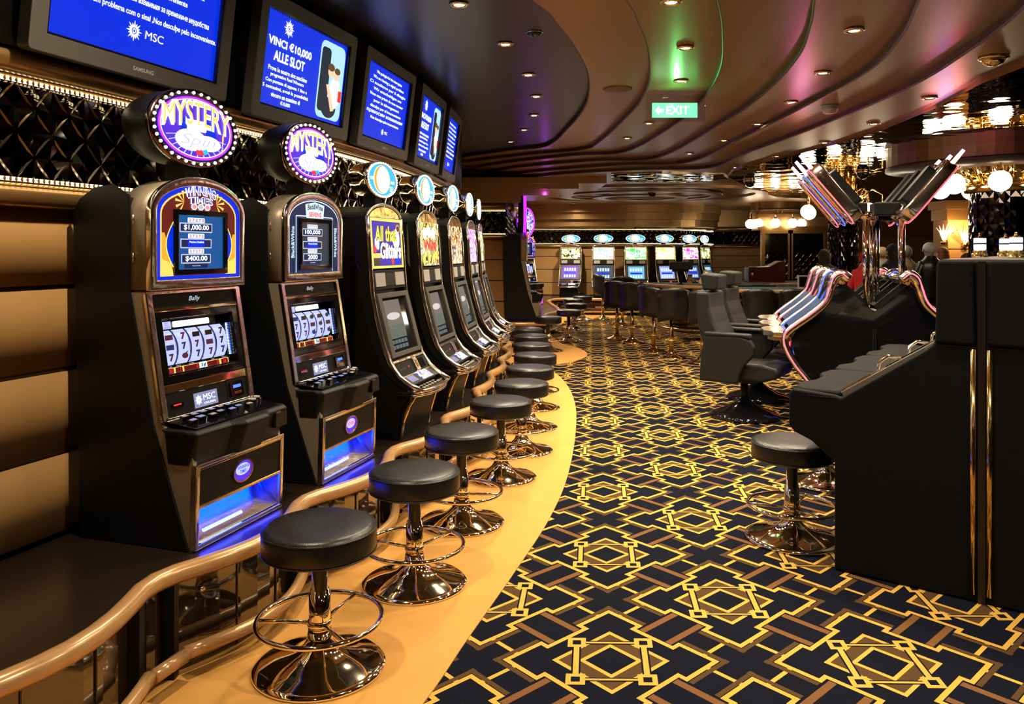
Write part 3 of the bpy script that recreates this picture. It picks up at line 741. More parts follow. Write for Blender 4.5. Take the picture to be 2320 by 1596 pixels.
    b=B(M['blackg']); b.T=T; plate(b,rrect(.045,.034,.006,cx=.185,cy=.066),.006,.014); b.mat(M['e_bneon']); plate(b,rect(.158,.070,.212,.084),.014,.015); b.mat(M['brass']); plate(b,rrect(.026,.006,.003,cx=.185,cy=.048),.014,.017); b.build('note_slot',parent=sp,label='note acceptor with a small blue light')
    b=B(M['blackg']); b.T=T; plate(b,rrect(.034,.009,.004,cx=-.20,cy=.06),.006,.012); b.mat(M['e_red']); plate(b,rrect(.022,.003,.002,cx=-.205,cy=.061),.012,.014); b.build('card_slot',parent=sp,label='card slot lit red')
    # ---- button deck
    b=B(M['plastic'])
    front=[(-.318,.12),(-.318,.0),(-.305,-.035),(-.10,-.045),(-.05,-.085),(.10,-.085),(.16,-.05),(.30,-.045),(.318,-.02),(.318,.12)]
    low=[(-.30,.12),(-.30,.02),(-.28,.0),(-.10,-.005),(-.05,-.04),(.10,-.04),(.16,-.01),(.28,-.005),(.30,.01),(.30,.12)]
    n=len(front)
    vs=[(x,y,.345 if 0<i<n-1 else .345) for i,(x,y) in enumerate(low)]+[(x,y,.475) for x,y in front]+[(x,max(y+.02,y) ,.490) for x,y in front]
    fs=[tuple(range(n))[::-1],tuple(range(2*n,3*n))]
    for l in (0,1):
        for i in range(n): fs.append((l*n+i,l*n+(i+1)%n,(l+1)*n+(i+1)%n,(l+1)*n+i))
    b.add(vs,fs,False)
    dk=b.build('button_deck',parent=root,bevel=.006)
    upd=Vector((0,.16,.022)); TD=frame((0,-.02,.491),upd)
    b=B(M['blackg']); b.T=TD; plate(b,rect(-.285,.01,.285,.165),0,.004); b.build('deck_plate',parent=dk,bevel=.002)
    kb=[]
    for k in range(6): kb.append((-.22+k*.055,.125,.019,.012))
    for k in range(7): kb.append((-.235+k*.062,.07+.012*(k%2),.022,.014))
    for i,(x,y,sx,sy) in enumerate(kb):
        b=B(M['blackg']); b.T=TD; plate(b,rrect(sx,sy,.006,cx=x,cy=y),.004,.020); b.mat(M['e_grey'] if i%4 else M['speaker']); plate(b,rrect(sx*.72,sy*.62,.004,cx=x,cy=y),.020,.0215)
        b.build('button',parent=dk)
    for x,y in ((.20,.10),(.25,.115)):
        b=B(M['chrome']); b.T=TD; plate(b,ell(.026,.022,20,x,y),.004,.022); b.mat(M['speaker']); plate(b,ell(.018,.015,20,x,y),.022,.024); b.build('button',parent=dk,label='round silver button')
    b=B(M['gap']); b.box((.20,-.052,.40),(.285,-.02,.465)); b.mat(M['bronze']); b.box((.205,-.051,.44),(.24,-.03,.47)); b.build('ticket_slot',parent=dk)
    # ---- lower door
    up=Vector((0,-.010,.345)); T=frame((0,.0,.0),up); T=Matrix.Translation((0,-.006,0))@T
    b=B(M['chrome_r']); b.T=T
    b.ring(rect(-.30,.004,.30,.352),rect(-.278,.024,.278,.336),-.02,.012,'z'); b.build('lower_frame',parent=root,bevel=.004)
    b=B(M['brass']); b.T=T; plate(b,rect(-.278,.168,.278,.182),-.02,.010); plate(b,rect(-.278,.326,.278,.338),-.02,.010); b.build('brass_strip',parent=root,bevel=.003)
    b=B(M['plastic']); b.T=T; plate(b,rect(-.278,.182,.278,.327),-.02,.004); dr=b.build('lower_door',parent=root)
    b=B(); b.T=T; b.mat(M['brass']); b.ring(ell(.068,.05,32,.0,.255),ell(.062,.045,32,0,.255),.004,.012,'z'); b.mat(M['e_violet']); plate(b,ell(.062,.045,32,0,.255),.004,.007)
    b.mat(M['e_lav']); plate(b,ell(.048,.026,24,0,.262),.007,.008); bd=b.build('oval_badge',parent=dr)
    text({0:'WINNING\nTIMES',1:'SEVENS',2:'SEVENS'}[v],.034 if v==0 else .02,T@Matrix.Translation((0,.262,.0085)),M['e_red'] if v else M['e_blue'],bd,width=.08,bold=.02)
    b=B(M['chrome_r']); b.T=T                                  # curved coin tray
    vs=[];fs=[]; n=8
    for i in range(n+1):
        a=PI*.5*i/n; yy=.166-.14*math.sin(a) if i<n else .024; ww=-.12*(1-((i/n))**2)**.5 if i<n else 0
        for x in (-.276,.276): vs.append((x,.026+.14*(1-i/n),-.115*math.cos(a)))
    for i in range(n): fs.append((2*i,2*i+1,2*i+3,2*i+2))
    b.add(vs,fs,True)
    for s in (-1,1): b.add([(s*.276,.026,0)]+[(s*.276,.026+.14*(1-i/n),-.115*math.cos(PI*.5*i/n)) for i in range(n+1)]+[(s*.276,.166,0)],[tuple(range(n+3))],False)
    tray=b.build('coin_tray',parent=root)
    if v!=2:
        b=B(M['e_trayw']); b.T=T; b.tube([(-.20,.05,-.035),(.05,.05,-.035)],.009,8); b.build('light_tube',parent=tray,label='pale blue light tube')
    col=(.0,.010,1) if v!=2 else (.35,.02,1)
    b=B(M['e_tray'] if v!=2 else M['e_purple']); b.T=T; plate(b,rect(-.26,.158,.26,.164),-.08,-.03); b.build('tray_light',parent=tray,label='blue light strip' if v!=2 else 'purple light strip')
    lamp('AREA',(0,.035,.150),1.1 if v!=2 else .4,col,.50,root,'tray_lamp',rot=(0,0,0),sy=.05)
    lamp('AREA',(0,-.012,.012),2.4 if v!=2 else .5,col,.55,root,'under_lamp',rot=(math.radians(-25),0,0),sy=.02)
    # ---- neck and sign
    if v!=2:
        b=B(M['plastic']); b.box((-.045,.25,1.49),(.045,.36,1.62)); b.build('neck',parent=root)
        topper_oval(root,.285,.173,1.765,.235,'purple')
    else:
        b=B(M['black']); b.box((-.06,.2,1.49),(.06,.36,1.7)); b.build('neck',parent=root)
        b=B(M['black']); b.T=Matrix.Translation((0,.24,1.85))@Matrix.Rotation(PI/2,4,'X'); plate(b,ell(.30,.33,48),-.10,0); sg=b.build('round_sign',parent=root)
        b=B(M['e_purple']); b.T=Matrix.Translation((0,.235,1.85))@Matrix.Rotation(PI/2,4,'X'); b.ring(ell(.305,.335,48),ell(.265,.295,48),-.03,.02,'z'); b.build('neon_ring',parent=sg,label='purple neon ring')
        b=B(art('art_round_sign',[(.02,.01,.2),(.1,.2,1),(.7,.8,1),(.3,.02,.8)],9,1.1)); b.T=Matrix.Translation((0,.225,1.85))@Matrix.Rotation(PI/2,4,'X'); plate(b,ell(.265,.295,48),-.02,0); b.build('sign_face',parent=sg)
        for k in range(4):
            b=B(M['e_pink']); b.ball((-.2-.01*k,.19,1.52-.05*k),.018,10,6); b.ball((.2+.01*k,.19,1.52-.05*k),.018,10,6); b.build('red_lamp',parent=root)
    return root

# ------------------------------------------------------------------ slot machines, slant kind with a sweeping chrome frame
SW=[(.228,1.442),(.212,1.30),(.203,1.13),(.187,.93),(.165,.82),(.143,.73),(.108,.60),(.062,.49),(.005,.41),(-.07,.355),(-.15,.32)]
def machine_slant(key, far=False):
    root=thing('slot_machine','slant slot machine','slot machine')
    W=.285
    b=B(M['black'])
    b.prism([(.02,0),(.58,0),(.60,1.40),(.31,1.443),(.30,1.13),(.235,1.0),(.17,.73),(.10,.55),(-.02,.36),(-.07,.30),(.0,.2)],-W+.02,W-.02,'x')
    b.build('cabinet',parent=root,bevel=.004)
    b=B(M['plastic'])                               # side cheeks behind the chrome
    back=[(y+.075,z) for y,z in SW]
    for s in (-1,1): b.prism(SW+back[::-1],s*(W-.012)-.008,s*(W-.012)+.008,'x')
    b.build('side_cheek',parent=root)
    for s in (-1,1):
        b=B(M['chrome_r']); b.tube([(s*W*(1 if i<9 else (1-.04*(i-8))),y-.006,z) for i,(y,z) in enumerate(SW)],[.014,.014,.014,.014,.015,.016,.017,.018,.019,.020,.016],8); b.build('chrome_rail',parent=root)
    Wm=W-.012
    # arched cap
    T=Matrix.Translation((0,.222,1.10))@Matrix.Rotation(PI/2,4,'X')
    def cap(w,z0,z1,n=14): return [(-w,z0)]+[(-w*math.cos(PI*i/n),z0+(z1-z0)*math.sin(PI*i/n)) for i in range(1,n)]+[(w,z0)]
    b=B(M['gold']); b.T=T; plate(b,cap(Wm-.02,.332,.412),-.02,.004); tb=b.build('gold_crest',parent=root)
    b=B(M['chrome_r']); b.T=T; b.tube([(x,y,.002) for x,y in cap(Wm+.006,.335,.428)],.011,6)
    b.build('arch_trim',parent=root)
    b=B(M['black']); b.T=T; plate(b,cap(Wm,.335,.42),-.36,-.02); b.build('cap_housing',parent=root)
    arts={'glitter':(em('art_indigo',(.05,.02,.32),.9),),
      'casino':(art('art_gold_coins',[(.02,.01,.01),(.8,.6,.02),(1,.9,.6),(.7,.08,.02),(.1,.3,.05)],16,1.0),),
      'amber':(art('art_amber',[(.02,.008,.002),(.5,.2,.02),(1,.85,.55),(.4,.08,.01)],14,1.0),),
      'magenta':(art('art_magenta',[(.12,.0,.25),(.9,.85,1),(1,.2,.8),(.2,.02,.6)],14,1.2),),
      'jade':(art('art_jade',[(.02,.12,.02),(.5,.8,.4),(.6,.4,.02),(.8,.9,.9)],14,1.0),),
      'gold':(art('art_far_gold',[(.05,.04,.01),(.9,.75,.3),(1,1,.9),(.6,.5,.05)],10,1.3),),
      'azure':(art('art_far_azure',[(.3,.4,1),(1,1,1),(.85,.95,1),(.5,.3,.9)],9,1.4),),
      'green':(art('art_far_green',[(.05,.5,.1),(1,1,1),(.8,1,.9),(.1,.7,.25)],9,1.4),),
      'orange':(art('art_far_orange',[(.8,.45,.15),(1,1,1),(1,.9,.8),(.6,.4,.2)],9,1.4),),
      'violet':(art('art_far_violet',[(.5,.03,.45),(1,1,1),(1,.8,1),(.3,.02,.5)],9,1.4),),
      'lime':(art('art_far_lime',[(.1,.12,.02),(.8,.85,.3),(1,1,.8),(.3,.3,.05)],9,1.2),)}
    # artwork glass (leans with the top section)
    upv=Vector((0,.222-.200,1.435-1.095)); T=frame((0,.196,1.10),upv); H=upv.length
    b=B(arts[key][0]); b.T=T; plate(b,rect(-Wm+.012,.0,Wm-.012,H),-.01,.006); ag=b.build('artwork_glass',parent=root)
    fm=M['e_yel'] if key in('glitter','green','orange','violet','azure') else M['brass']
    if key in('glitter',) or far:
        b=B(fm); b.T=T; b.ring(rect(-Wm+.012,.0,Wm-.012,H-.005),rect(-Wm+.026,.016,Wm-.026,H-.024),.006,.010,'z'); b.build('glass_border',parent=ag)
    if key=='glitter':
        for m_,pl in ((M['e_white'],ell(.06,.07,24,.16,.20)),(M['e_white'],ell(.035,.04,20,-.17,.17)),(M['e_red'],[(-.235,.12),(-.20,.10),(-.165,.13),(-.18,.16),(-.22,.16)]),(M['e_red'],[(.06,.04),(.08,.015),(.10,.04),(.098,.085),(.062,.085)]),
            (M['e_green'],ell(.018,.018,6,-.155,.14)),(M['e_green'],ell(.018,.012,6,.14,.18)),(M['e_blue'],ell(.05,.04,8,.17,.055)),(M['gap'],rect(-.24,.02,-.13,.065)),(M['e_gold'],rect(-.24,.07,-.12,.10)),(M['e_orange'],ell(.035,.03,20,.20,.27)),(M['gap'],ell(.026,.02,20,.20,.27))):
            b=B(m_); b.T=T; plate(b,pl,.006,.0068 if m_ is not M['gap'] else .0074); b.build('gem_picture',parent=ag)
        for dz,m_,bo in ((0,M['gap'],.09),(.0006,M['e_yel'],.03)):
            text('All that',.105,T@Matrix.Translation((-.02,.232,.0075+dz)),m_,ag,'title_lettering',width=.37,shear=.15,bold=bo)
            text('Glitters',.11,T@Matrix.Translation((.05,.118,.0085+dz)),M['gap'] if dz==0 else M['e_white'],ag,'title_lettering',width=.36,shear=.15,bold=bo)
    elif key=='casino':
        for k in range(3):
            b=B(M['e_white']); b.T=T; plate(b,ell(.055,.045,20,-.12+.12*k,.255+.01*(k==1)),.006,.007+.0004*k); b.build('pearl_picture',parent=ag)
        text('WIN',.09,T@Matrix.Translation((0,.16,.009)),M['e_red'],ag,'title_lettering',width=.36,bold=.04)
        for x,y in ((-.17,.05),(-.02,.07),(.11,.06),(.19,.08)):
            b=B(M['e_yel']); b.T=T; plate(b,ell(.03,.036,16,x,y),.0065,.008); b.build('coin_picture',parent=ag)
    # speaker strip
    upv=Vector((0,.2-.187,1.09-.965)); T=frame((0,.184,.97),upv)
    b=B(M['plastic']); b.T=T; plate(b,rect(-Wm+.008,-.01,Wm-.008,.118),-.02,.008); sp=b.build('speaker_panel',parent=root,bevel=.002)
    for s in (-1,1):
        b=B(M['speaker']); b.T=T; plate(b,rrect(.078,.045,.003,cx=s*.165,cy=.055),.008,.014); b.build('speaker',parent=sp)
    b=B(M['gap']); b.T=T
    for k in range(9): plate(b,rect(-.075,.015+.009*k,.075,.020+.009*k),.008,.012)
    b.build('vent',parent=sp)
    # main screen
    upv=Vector((0,.178-.058,.95-.50)); T=frame((0,.058,.52),upv); H=.43
    b=B(M['bezel']); b.T=T; b.ring(rect(-Wm+.006,0,Wm-.006,H),rect(-.205,.03,.205,H-.035),-.03,.012,'z'); b.build('screen_frame',parent=root,bevel=.004)
    scols={'gold':(.16,.04,.45),'azure':(.03,.06,.12),'green':(.12,.35,.5),'orange':(.25,.3,.6),'violet':(.03,.06,.25),'lime':(.02,.08,.15)}
    b=B(em('lit_game_screen_'+key,scols[key],1.0) if far else M['darkglass']); b.T=T; plate(b,rect(-.205,.03,.205,H-.035),-.012,-.004)
    if not far:
        b.mat(em('dim_game_picture',(.13,.11,.10),.8)); plate(b,rect(-.20,.12,.09,H-.05),-.004,-.003)
        b.mat(em('dim_game_glow',(.55,.50,.52),.8)); plate(b,ell(.11,.025,20,-.06,.27),-.003,-.002)
        b.mat(em('dim_game_row',(.07,.10,.09),.8))
        for k in range(5): plate(b,rect(-.19+.055*k,.125,-.145+.055*k,.21),-.003,-.002)
        b.mat(em('dim_game_buttons',(.06,.09,.10),.9))
        for k in range(5): plate(b,rect(-.19+.055*k,.05,-.145+.055*k,.075),-.003,-.002); plate(b,rect(-.19+.055*k,.085,-.145+.055*k,.11),-.003,-.002)
    else:
        b.mat(M['e_blue']); plate(b,rect(-.15,.17,.15,.215),-.004,-.003); b.mat(M['e_cyan']); 
        for k in range(5): plate(b,rect(-.16+.066*k,.25,-.115+.066*k,.34),-.004,-.003); plate(b,rect(-.16+.066*k,.06,-.115+.066*k,.14),-.004,-.003)
    b.build('game_screen',parent=root)
    # lower chrome cluster
    upv=Vector((0,.058-.005,.50-.40)); T=frame((0,.0,.395),upv)
    b=B(M['chrome_r']); b.T=T; plate(b,rect(-Wm,.098,Wm,.122),-.01,.010); plate(b,rect(-Wm,-.008,Wm,.006),-.01,.010); plate(b,rrect(.035,.05,.008,cx=.06,cy=.055),-.01,.018); b.build('chrome_bar',parent=root,bevel=.005)
    b=B(M['plastic']); b.T=T; plate(b,rect(-Wm,.006,Wm,.098),-.02,.004); b.mat(M['gap']); plate(b,rrect(.05,.006,.003,cx=-.17,cy=.05),.004,.006); b.mat(M['e_red']); plate(b,rrect(.008,.005,.002,cx=-.06,cy=.055),.004,.007); b.mat(M['blackg']); plate(b,rect(.11,.02,.22,.085),.004,.008); b.build('service_panel',parent=root)
    b=B(M['e_red'] if far else M['bronze']); b.T=T; plate(b,rect(.045,.03,.075,.08),.018,.020); b.build('note_slot',parent=root)
    upv=Vector((0,.0+.075,.395-.35)); T=frame((0,-.075,.352),upv)
    b=B(M['plastic']); b.T=T; plate(b,rect(-Wm,.0,Wm,.085),-.02,.004); b.build('display_panel',parent=root)
    b=B(M['e_grey']); b.T=T; plate(b,rect(-.20,.018,-.09,.072),.004,.008); b.build('small_display',parent=root)
    b=B(art('art_button_screen_'+key,[(.9,.9,1),(1,1,1),(.1,.1,.8),(.9,.7,.1)],30,1.0)); b.T=T; plate(b,rect(-.02,.008,.16,.082),.004,.010); b.build('lit_display',parent=root)
    # rounded button deck nose
    b=B(M['plastic']); nose=[(-W,.02),(-W,-.085)]+[(-W+W*(1-math.cos(PI*i/12)),-.085-.095*math.sin(PI*i/12)) for i in range(1,12)]+[(W,-.085),(W,.02)]
    nose=[(x,y) for x,y in nose]
    b.prism(nose,.285,.315,'z'); b.build('button_deck',parent=root,bevel=.005)
    b=B(M['chrome_r']); b.tube([(x,y-.002,.318) for x,y in nose[1:-1]],.013,8); b.tube([(x*.985,y+.004,.292) for x,y in nose[1:-1]],.011,8); b.build('deck_trim',parent=root)
    for r_ in range(2):
        for k in range(6):
            b=B(M['chrome']); x=-.17+.055*k; y=-.125+.035*r_ ; b.prism(rrect(.020,.012,.004,cx=x,cy=y),.315,.332-.0*r_); b.mat(M['speaker']); b.prism(rrect(.013,.007,.003,cx=x,cy=y),.332,.3335); b.build('button',parent=root)
    b=B(M['chrome']); b.prism(ell(.04,.026,20,.185,-.10),.315,.335); b.build('button',parent=root,label='large oval spin button')
    # lower door with brass legs
    b=B(M['plastic']); b.prism([(.0,.0),(.03,.0),(.03,.28),(-.06,.28),(-.05,.2)],-W+.05,W-.05,'x'); b.build('lower_door',parent=root)
    for s in (-1,1):
        b=B(M['brass']); b.tube([(s*(W-.03),.0,.01),(s*(W-.03),-.022,.12),(s*(W-.035),-.055,.22),(s*(W-.06),-.085,.275),(s*(W-.12),-.10,.285)],.011,8); b.build('brass_leg_trim',parent=root)
    b=B(M['plastic']); b.box((-.04,.27,1.44),(.04,.36,1.60)); b.build('neck',parent=root)
    topper_oval(root,.26,.125,1.70,.245,'teal')
    return root

# ------------------------------------------------------------------ placing the row on the platform
ang=[math.atan2(on_curve(S_AT[i]+.3)[1][1],on_curve(S_AT[i]+.3)[1][0]) for i in range(len(FC))]
def corner_pos(i,half):
    a=ang[i]; return (FC[i][0]+math.cos(a)*half, FC[i][1]+math.sin(a)*half, .381)
row='slot machines on the long platform'
m1=machine_arched(0); m1.location=corner_pos(4,.31); m1.rotation_euler.z=ang[4]; m1['label']='slot machine with blue and gold artwork showing $1,000.00 beside the wood wall'; m1['group']=row
m2=machine_arched(1); m2.location=corner_pos(5,.30); m2.rotation_euler.z=ang[5]; m2['label']='slot machine with black and white sevens artwork showing 100,000, second in the row'; m2['group']=row
for i,(k,lb) in enumerate((('glitter','chrome-railed slot machine with yellow-bordered purple glass reading All that Glitters'),('casino','chrome-railed slot machine with gold coin artwork just behind the purple glass one'),
    ('amber','chrome-railed slot machine with amber artwork, fifth machine of the long row'),('magenta','chrome-railed slot machine with white and magenta artwork, sixth of the long row'),('jade','chrome-railed slot machine with green artwork, last of the long row'))):
    m=machine_slant(k); j=6+i; m.location=corner_pos(j,.29); m.rotation_euler.z=ang[j]; m['label']=lb; m['group']=row

# ------------------------------------------------------------------ stools
def make_stool():
    t=thing('bar_stool','stool','stool')
    b=B(M['leather']); b.lathe([(0,.440),(.195,.440),(.212,.447),(.217,.465),(.217,.525),(.212,.540),(.19,.549),(.10,.553),(0,.554)],48); b.build('seat',parent=t)
    b=B(M['leather']); b.torus(.2155,.003,(0,0,.533),48,6); b.torus(.2155,.0025,(0,0,.452),48,6); b.build('seam_piping',parent=t)
    b=B(M['chrome']); b.lathe([(.031,.43),(.031,.30),(.0365,.298),(.0365,.285),(.041,.283),(.041,.085)],32); b.build('column',parent=t)
    b=B(M['chrome']); b.lathe([(.25,.0),(.252,.006),(.249,.014),(.225,.022),(.17,.034),(.12,.048),(.085,.066),(.06,.09),(.048,.115),(.044,.14)],56); b.build('base',parent=t)
    b=B(M['chrome']); b.torus(.235,.0105,(0,0,.185),56,8); 
    for k in range(3):
        a=k*2*PI/3+.5; b.tube([(.03*math.cos(a),.03*math.sin(a),.17),(.235*math.cos(a),.235*math.sin(a),.185)],.008,6)
    b.build('foot_ring',parent=t)
    b=B(M['chrome']); b.lathe([(.046,.155),(.048,.165),(.046,.18),(.042,.184)],24); b.build('collar',parent=t)
    return t
stool=make_stool(); first=True
spots=[((-.7365,3.02),'black round stool with chrome base in front of the $1,000.00 slot machine'),
 ((-.467,3.78),'black round stool, second of the long row, before the black and white sevens machine'),
 ((-.295,4.62),'black round stool, third of the long row beside the yellow glass machine'),
 ((-.078,5.54),'black round stool, fourth of the long row'),((.075,6.28),'black round stool, fifth of the long row'),((.16,7.1),'black round stool, sixth of the long row'),
 ((.235,7.98),'black round stool, seventh of the long row'),((.23,8.86),'black round stool, eighth of the long row'),((.235,9.76),'black round stool, ninth of the long row'),((.20,10.65),'black round stool, farthest of the long row')]
for (x,y),lb in spots:
    put(stool,first,(x,y,.006),random.uniform(0,2),lb,'round stools along the platform'); first=False
for (px,py),lb in (((1794,1222),'black round stool fully in view in front of the big black console'),((1872,1095),'black round stool half hidden behind the big black console')):
    x,y=FL(px,py); put(stool,False,(x,y,.003),.4,lb,'round stools at the roulette console')
for (x,y),lb in (((.57,12.5),'black round stool standing on the gold carpet tongue by the second platform'),((1.0,13.9),'black round stool behind the one on the gold carpet tongue'),((1.27,15.6),'black round stool third along the second platform'),((1.32,17.0),'black round stool in front of the gold-lit rear slot machine'),
    ((1.62,18.1),'black round stool at the rear platform behind the padded chairs')):
    put(stool,False,(x,y,.006),1.1,lb,'stools at the rear platforms')

# ------------------------------------------------------------------ downlights
def make_down():
    t=thing('ceiling_downlight','round recessed ceiling downlight','downlight')
    b=B(M['brass']); b.lathe([(.055,0),(.062,-.006),(.060,-.012),(.042,-.016),(.034,-.006),(.034,0)],24); b.build('trim_ring',parent=t)
    b=B(M['e_warm']); b.lathe([(.034,-.004),(.03,-.010),(0,-.013)],20); b.build('lens',parent=t)
    return t
down=make_down(); nd=[0]
ORD='first second third fourth fifth sixth seventh eighth ninth tenth eleventh twelfth thirteenth fourteenth'.split()
def downlights(px,z,where,power,spot=2.3,world=False,col=WARM):
    for i,p in enumerate(px):
        x,y=p if world else CE(p[0],p[1],z)
        t=put(down,nd[0]==0,(x,y,z),0,'lit downlight in the %s, %s along from the camera'%(where,ORD[i]),'recessed ceiling downlights'); nd[0]+=1
        if power: lamp('SPOT',(0,0,-.03),power,col,.035,t,'downlight_lamp',spot=spot)
downlights([(1040,8),(1145,98),(1197,168),(1215,217),(1210,260),(1187,293),(1157,320)],3.10,'dark navy ceiling',42)
downlights([(1520,2),(1553,106),(1543,182),(1513,237),(1470,278),(1421,312)],3.0,'second bronze ceiling band',32)
downlights([(1935,66),(1864,163),(1792,230),(1716,280),(1640,317),(1562,347)],2.9,'fourth bronze ceiling band',32)
downlights([(2106,220),(1979,279),(1868,322),(1760,353),(1665,378),(1555,398)],2.8,'strip beside the mirrored ceiling',32)
downlights([(1200,405),(1250,418),(1350,403),(1392,437),(1300,460),(1225,452),(1190,447),(1456,470),(1530,467),(1475,473),(1625,472)],2.795,'low rear ceiling',105,spot=2.9)
downlights([(1.75,3.4),(.9,2.2),(2.6,1.6),(-.5,.2),(1.5,-.3),(3.5,.2),(3.4,3.2),(5.4,4.0)],2.80,'ceiling over the near aisle',33,world=True)
downlights([(-1.0,2.75),(-1.2,1.95),(-1.45,1.1)],3.10,'navy ceiling, added unseen as wall fill',62,world=True,spot=3.0)  # extra downlights added out of view to brighten the left wood wall

# ------------------------------------------------------------------ televisions on the dark fascia
def television(sL,sR,zb,zt,d,label,kind,tilt=7):
    a=off(sL,d); c=off(sR,d); v=Vector((c[0]-a[0],c[1]-a[1])); W=v.length/2; H=(zt-zb)/2
    t=thing('television',label,'television',((a[0]+c[0])/2,(a[1]+c[1])/2,zb),math.atan2(v.y,v.x),'televisions above the slot machines')
    T=frame((0,0,H),(0,-math.sin(math.radians(tilt)),math.cos(math.radians(tilt))))
    b=B(M['bezel']); b.T=T; b.ring(rrect(W,H,.02),rrect(W-.075,H-.075,.004),-.05,.012,'z'); b.build('bezel',parent=t,bevel=.004)
    b=B(M['blackg']); b.T=T; b.ring(rrect(W-.073,H-.073,.004),rrect(W-.085,H-.085,.003),-.02,.004,'z'); b.build('inner_bezel',parent=t)
    b=B(M['plastic']); b.T=T; plate(b,rrect(W-.02,H-.02,.02),-.13,-.045); b.build('rear_housing',parent=t)
    b=B(M['plastic']); b.T=T; plate(b,rect(-.12,-.12,.12,.12),-.24,-.13); b.build('wall_mount',parent=t)
    sw,sh=W-.08,H-.08
    b=B(M['e_blue']); b.T=T; plate(b,rect(-sw,-sh,sw,sh),-.03,-.012)
    if kind=='ad':
        b.mat(M['darkglass']); plate(b,rect(sw*.985,-sh,sw,sh),-.012,-.010)
    scr=b.build('screen',parent=t)
    lw=lambda x,y,w=0: T@Matrix.Translation((x,y,-.010+w))
    text('SAMSUNG',.018,T@Matrix.Translation((0,-H+.038,.013)),M['speaker'],t,'maker_lettering',width=.12,bold=.02)
    if kind=='msg':
        lines=['Nous vous prions de nous excuser pour le dérangement.','Pedimos disculpe por el inconveniente','Проблема сигнала, приносим извинения за временные неудобства','Estamos tendo um problema com o sinal ,Nos desculpe pelo inconveniente.']
        for i,l in enumerate(lines):
            text(l,.034,lw(.0,sh*(.52-.25*i)),M['e_text'],scr,width=min(sw*1.94,len(l)*.0155*2*sw/1.1),bold=.012)
        text('We apologise for the signal problem',.034,lw(0,sh*.78),M['e_text'],scr,width=sw*1.4,bold=.012)
        b=B(M['e_text']); b.T=lw(-.05,-sh*.52); sun_mark(b,0,0,.045,0); b.build('sun_emblem',parent=scr)
        text('MSC',.036,lw(.07,-sh*.52),M['e_text'],scr,width=.11)
    elif kind=='ad':
        b=B(M['e_text']); b.T=lw(-sw*.5,sh*.74); sun_mark(b,0,0,sh*.20,0); b.build('sun_emblem',parent=scr)
        text('VINCI €10,000',.058,lw(-sw*.42,sh*.36),M['e_text'],scr,width=sw*.98,bold=.03)
        text('ALLE SLOT',.058,lw(-sw*.42,sh*.08),M['e_text'],scr,width=sw*.70,bold=.03)
        for i,l in enumerate(['Prova le nostre slot machine','progressive Reel Winners','Con puntate di appena 1 fino a','5 centesimi, avrai la possibilità','vincere un massimo di','€10,000']):
            text(l,.026,lw(-sw*.42,sh*(-.20-.135*i)),M['e_text'],scr,width=sw*1.0*len(l)/32,bold=.015)
        # framed photo of two people embracing
        b=B(em('ad_photo_sky',(.35,.6,.75),.9)); b.T=lw(sw*.62,0); plate(b,rrect(sw*.33,sh*.90,.05),0,.001)
        b.mat(em('ad_photo_black',(.01,.015,.03),.8)); plate(b,rrect(sw*.12,sh*.75,.03,cx=-sw*.18),.001,.002); plate(b,ell(sw*.2,sh*.25,20,0,-sh*.62),.001,.0022)
        b.mat(em('ad_photo_shirt',(.8,.82,.9),.9)); plate(b,ell(sw*.15,sh*.38,20,sw*.12,-sh*.25),.002,.003)
        b.mat(em('ad_photo_skin',(.8,.5,.33),.9)); plate(b,ell(sw*.08,sh*.13,20,-sw*.02,sh*.22),.003,.004); plate(b,ell(sw*.07,sh*.12,20,sw*.12,sh*.18),.003,.0045); plate(b,[(-sw*.12,-sh*.1),(-sw*.05,-sh*.08),(sw*.14,-sh*.66),(sw*.06,-sh*.7)],.003,.004)
        b.mat(em('ad_photo_hair',(.10,.05,.02),.8)); plate(b,ell(sw*.09,sh*.09,20,-sw*.03,sh*.33),.004,.005); plate(b,ell(sw*.08,sh*.08,20,sw*.14,sh*.29),.0045,.005)
        b.mat(em('ad_photo_red',(.7,.03,.02),.8)); plate(b,rect(sw*.22,-sh*.42,sw*.31,-sh*.15),.003,.004)
        b.build('advert_photo',parent=scr)
    else:
        for i in range(9):
            l=['We apologise for the interruption','We are having a signal problem','Ci scusiamo per il disagio','Wir entschuldigen uns','Nous vous prions de nous excuser','pour le dérangement','disculpe por el inconveniente','приносим извинения','Nos desculpe pelo inconveniente'][i]
            text(l,.028,lw(-.0,sh*(.80-.155*i)),M['e_text'],scr,width=sw*(1.2+.6*((i*37)%5)/5),bold=.01)
        b=B(M['e_text']); b.T=lw(-.03,-sh*.72); sun_mark(b,0,0,.025,0); b.build('sun_emblem',parent=scr)
        text('MSC',.022,lw(.04,-sh*.72),M['e_text'],scr,width=.06)
    return t
TD=.40
tv=[(74,520,2.36,3.02,'msg','large blue television with paragraphs of white text and a sun logo'),
    (577,795,2.33,3.02,'ad','blue television reading VINCI €10,000 ALLE SLOT beside a photo'),
    (818,930,2.33,3.02,'list','blue television with lines of white text, third from the camera'),
    (945,1000,2.33,3.02,'ad','narrow-looking blue television with advert and photo, fourth from the camera'),
    (1008,1036,2.33,3.02,'list','most distant blue television, seen almost edge on')]
for pl,pr,z0,z1,k,lb in tv:
    television(hit(pl,TD),hit(pr,TD),z0,z1,TD,lb,k)

